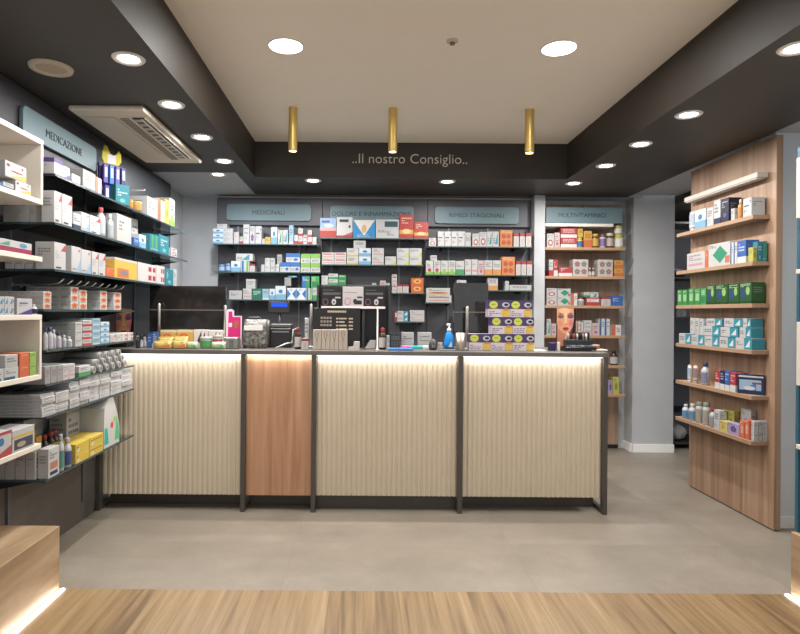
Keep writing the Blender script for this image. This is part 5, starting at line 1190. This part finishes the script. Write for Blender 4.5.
for k, (a, b, c, nm) in enumerate(((401, 411, 'B86A9C', 'pink'), (411.4, 422.6, '3FA8B0', 'teal'), (423, 428.6, 'DAD8D4', 'white'))):
    Y = 4.04
    mb = MB(); mb.box(X_(a, Y), X_(b, Y), Y, Y+.05, CT+.0004, CT+.022, mat(c, .4), .003)
    tag(mb.build('slim_pack'), f'slim {nm} pack lying in front of the grey boxes', 'box', 'slim packs before the grey boxes')
mb = MB(); mb.box(X_(389, 3.86), X_(413.4, 3.86), 3.86, 3.93, CT+.0004, CT+.016, mat('3F78C0', .4), .002)
tag(mb.build('leaflet_stack'), 'flat blue stack of leaflets at the counter front edge', 'leaflets')
Y = 3.97
mb = MB(); mb.lathe([(.022, 0), (.029, .01), (.029, .035), (.02, .062), (.008, .074)], mat('3C3A3A', .35), 20)
o = mb.build('round_dispenser', None, (X_(433, Y), Y, CT+.0004)); tag(o, 'dark egg shaped dispenser right of the pens', 'dispenser')
mb = MB(); mb.box(-.010, .010, -.0285, -.0265, .018, .034, mat('8E8C8A', .4)); mb.build('badge', o)
item('wh', 438.4, 442.4, 342.6, 3.97, 'tiny white box between the egg dispenser and blue bottle', .03)
# blue sanitizer on black tray
Y = 4.0
mb = MB(); mb.box(X_(441, Y), X_(456, Y), Y-.04, Y+.05, CT+.0004, CT+.008, M_BLACK, .001); tag(mb.build('black_tray'), 'flat black tray under the blue pump bottle', 'tray')
t = thing('pump_bottle', 'blue sanitizer bottle with white pump on a black tray', 'bottle', (X_(449, Y), Y, CT+.0085))
h = Z_(323.5, Y, 449)-CT-.009
mb = MB(); mb.lathe([(.026, 0), (.034, .006), (.034, .04), (.022, h*.60), (.012, h*.70)], mat('2080CC', .2), 18, sy=.7); mb.build('bottle_body', t)
mb = MB(); mb.lathe([(.014, h*.69), (.014, h*.80), (.005, h*.81), (.005, h*.92)], mat('E0E0E0', .4), 12); mb.box(-.018, .010, -.007, .007, h*.92, h, mat('E0E0E0', .4), .002); mb.build('pump', t)
mb = MB(); mb.face([(-.008, -.0255, .012), (.022, -.0235, .012), (.012, -.0225, .05)], mat('B8DCF2', .4)); mb.build('paper_label', t)
mb = MB(); mb.box(X_(440, 3.86), X_(456.4, 3.86), 3.86, 3.92, CT+.0004, CT+.010, mat('8A8886', .3, .4), .001); tag(mb.build('card_tray'), 'low grey card tray at the counter edge before the blue bottle', 'tray')
Y = 3.90
mb = MB(); r = (X_(466, Y)-X_(456.2, Y))/2; h = Z_(333.2, Y, 461)-CT
mb.lathe([(r*.9, 0), (r*.92, .003), (r, h), (r*.94, h), (r*.86, .01)], mat('A59C90', .28, .8), 24)
o = mb.build('metal_cup', None, (X_(461.2, Y), Y+.03, CT+.0004)); tag(o, 'silver metal cup left of the purple and yellow cartons', 'cup')
mb = MB()
for k in range(3): mb.box(-.004, .004, -r*.99-.001, -r*.94, h*(.2+.2*k), h*(.28+.2*k), mat('C88A6A', .4))
mb.build('ornament', o)
# cosmetics face displays
def face_card(parent, w, h, hand):
    mb = MB(); mb.box(-w/2, w/2, 0, .006, 0, h, mat('2A2020', .4)); mb.build('card', parent)
    mb = MB(); lay = [0]
    def poly(pts, c):
        lay[0] += 1; e = -.0003-.00012*lay[0]
        mb.face([((u-.5)*w, e, v*h) for u, v in pts], mat(c, .4))
    ell = lambda cu, cv, ru, rv, n=16, a0=0, a1=2*PI: [(cu+ru*math.cos(a0+(a1-a0)*i/n), cv+rv*math.sin(a0+(a1-a0)*i/n)) for i in range(n)]
    b = .38 if hand else .0
    V = lambda v: b+(1-b)*v
    poly([(.01, .0), (.99, 0), (.99, .995), (.01, .995)], '6E3A34' if hand else '5A302C')
    if hand: poly([(.05, 0), (.55, 0), (.62, V(.1)), (.2, V(.25)), (.05, V(.4))], 'B4785E')
    poly([(.02, .995), (.02, V(.42)), (.12, V(.2)), (.32, V(.05)), (.5, V(.0)), (.66, V(.06)), (.84, V(.3)), (.9, V(.6)), (.88, .995)], 'CF9470')
    poly(ell(.42, V(.9), .3, (1-b)*.11), 'DCAA82'); poly([(.40, V(.86)), (.54, V(.86)), (.53, V(.4)), (.42, V(.38))], 'E2B38C')
    poly(ell(.17, V(.40), .12, (1-b)*.13), 'CC8468'); poly(ell(.75, V(.43), .12, (1-b)*.13), 'C8707A')
    poly(ell(.22, V(.685), .16, (1-b)*.085), '9A5A74' if not hand else '8E5A4E'); poly(ell(.72, V(.69), .17, (1-b)*.085), '8E4E80' if not hand else '7A4A72')
    for cu in (.22, .71):
        poly(ell(cu, V(.67), .105, (1-b)*.038), '2A1E22'); poly(ell(cu, V(.67), .07, (1-b)*.022), 'B8A8A4'); poly(ell(cu, V(.672), .032, (1-b)*.026), '1E1A20')
        s = 1 if cu > .5 else -1
        poly([(cu-s*.15, V(.775)), (cu+s*.03, V(.82)), (cu+s*.16, V(.785)), (cu+s*.02, V(.79))], '4A2C24')
    poly([(.40, V(.42)), (.46, V(.38)), (.52, V(.38)), (.57, V(.42)), (.52, V(.405)), (.46, V(.405))], '9A5440')
    poly([(.30, V(.22)), (.41, V(.27)), (.47, V(.255)), (.53, V(.27)), (.65, V(.225)), (.48, V(.2))], '8E1E34'); poly([(.31, V(.218)), (.48, V(.2)), (.64, V(.22)), (.55, V(.15)), (.40, V(.15))], 'B02E46')
    poly([(.90, .995), (.99, .995), (.99, V(.1)), (.8, V(.02)), (.84, V(.3)), (.9, V(.6))], '1C1416')
    if hand:
        poly([(.22, .0), (.6, .0), (.6, .14), (.5, .20), (.30, .15)], 'D49A78'); poly([(.36, .14), (.46, .16), (.60, V(.10)), (.56, V(.12)), (.50, V(.06))], 'E2AC8A')
        poly([(.5, .12), (.66, .22), (.70, .20), (.58, .08)], 'DBA282')
    mb.build('printed_face', parent)
Y = 4.05
t = thing('cosmetics_display', 'black cosmetics tester display with woman face card at the counter right end', 'display stand', (X_(566, Y), Y, CT+.0004))
xs = lambda px: X_(px, Y)-X_(566, Y)
w = X_(575.6, Y)-X_(556.2, Y); h = Z_(308.2, Y, 566)-CT
face_card(t, w, h, True)
mb = MB(); mb.box(xs(560), xs(590), -.12, -.005, 0, .03, mat('1A1A1C', .25), .002); mb.box(xs(563), xs(590), -.06, -.006, .0302, .075, mat('2A2C30', .2), .002); mb.build('tester_base', t)
mb = MB(); mb.box(xs(576.5), xs(589.5), -.004, .03, .0, .125, mat('1E1C1E', .4), .002); mb.build('side_block', t)
for k in range(7):
    mb = MB(); mb.lathe([(.0065, .0755), (.0065, .115), (.004, .117)], mat(['B8B4B0', '2A2A2E', '8E5A4A', 'C8C4BE', '2A2A2E', 'B08A7A', 'E4E0DC'][k], .3, .3), 10, cx=xs(566.5)+k*.0205, cy=-.035); mb.build('tester_tube', t)
for k in range(6):
    mb = MB(); mb.box(xs(562)+k*.03, xs(562)+k*.03+.024, -.110, -.068, .0302, .040, mat(['4A4E56', '6A6E76', '3A3C42', '7A7E86', '4A4E56', '5E6268'][k], .2), .001); mb.build('compact', t)
mb = MB(); Yt = 4.0
o = MB(); o.box(X_(548.6, Yt), X_(555, Yt), Yt-.02, Yt+.02, CT+.0004, CT+.055, mat('262048', .4), .003); tag(o.build('navy_box'), 'small navy box left of the cosmetics tester display', 'box')
o = MB(); o.box(X_(555.4, Yt), X_(557.8, Yt), Yt-.05, Yt-.03, CT+.0004, CT+.06, mat('C8C4C0', .4), .002); tag(o.build('white_holder'), 'thin white holder before the navy box', 'holder')
o = MB(); o.box(X_(535.5, 3.88), X_(547.5, 3.88), 3.90, 4.02, CT+.0004, CT+.007, mat('E4E2DE', .5)); tag(o.build('paper_stack'), 'small stack of white papers right of the purple cartons', 'papers')
o = MB(); o.box(X_(588.4, 3.98), X_(605, 3.98), 3.93, 4.02, CT+.0004, CT+.014, mat('B8B2A8', .4), .003); tag(o.build('pale_tray'), 'low pale tray at the counter right end', 'tray')
item('b_org', 593.2, 601, 345, 3.95, 'small orange tub on the pale tray at the counter right end', .05, None, CT+.0146)
Y = 4.10
t = thing('cosmetics_display', 'cosmetics display with woman face card at the counter left end', 'display stand', (X_(124, Y), Y, CT+.0004))
xs = lambda px: X_(px, Y)-X_(124, Y)
w = X_(133.6, Y)-X_(114.4, Y); h = Z_(308.6, Y, 124)-CT
mb = MB(); mb.box(-w/2, w/2, -.12, .0061, 0, .055, mat('1E1C1E', .4), .002); mb.build('tester_base', t)
e = bpy.data.objects.new('face_card', None); COL.objects.link(e); e.parent = t; e.location = (0, 0, .0555); face_card(e, w, h-.0555, False)
for k, (px, h_, key) in enumerate(((137.5, .10, 'b_clr'), (141, .085, 'b_bk'), (144.6, .09, 'b_clr'), (137.8, .075, 'b_bk'), (141.5, .07, 'b_clr'))):
    Y = 4.02 if k < 3 else 3.92
    pack(key, .022, .022, h_, (X_(px, Y), Y, CT+.0004), 0, f'{STY[key]["desc"]} at the counter left end, {"rear" if k < 3 else "front"} row, {ORD[k % 3+1]} from left', 'small tester bottles at the counter left end')
item('blu', 147.4, 151.8, 334, 3.95, 'blue blister card, left of two before the dark screen', .02, 'blue cards at the counter left')
item('bluw', 152.2, 157.6, 332, 3.95, 'blue and white card, right of two before the dark screen', .02, 'blue cards at the counter left')

# ------------------------------------------------------------------ light and render look
w = bpy.data.worlds.new('world'); scene.world = w; w.use_nodes = True
w.node_tree.nodes['Background'].inputs[0].default_value = (.92, .96, 1, 1); w.node_tree.nodes['Background'].inputs[1].default_value = 1.35
scene.view_settings.view_transform = 'Standard'; scene.view_settings.look = 'None'; scene.view_settings.gamma = 1; scene.view_settings.use_curve_mapping = False
scene.view_settings.exposure = .10
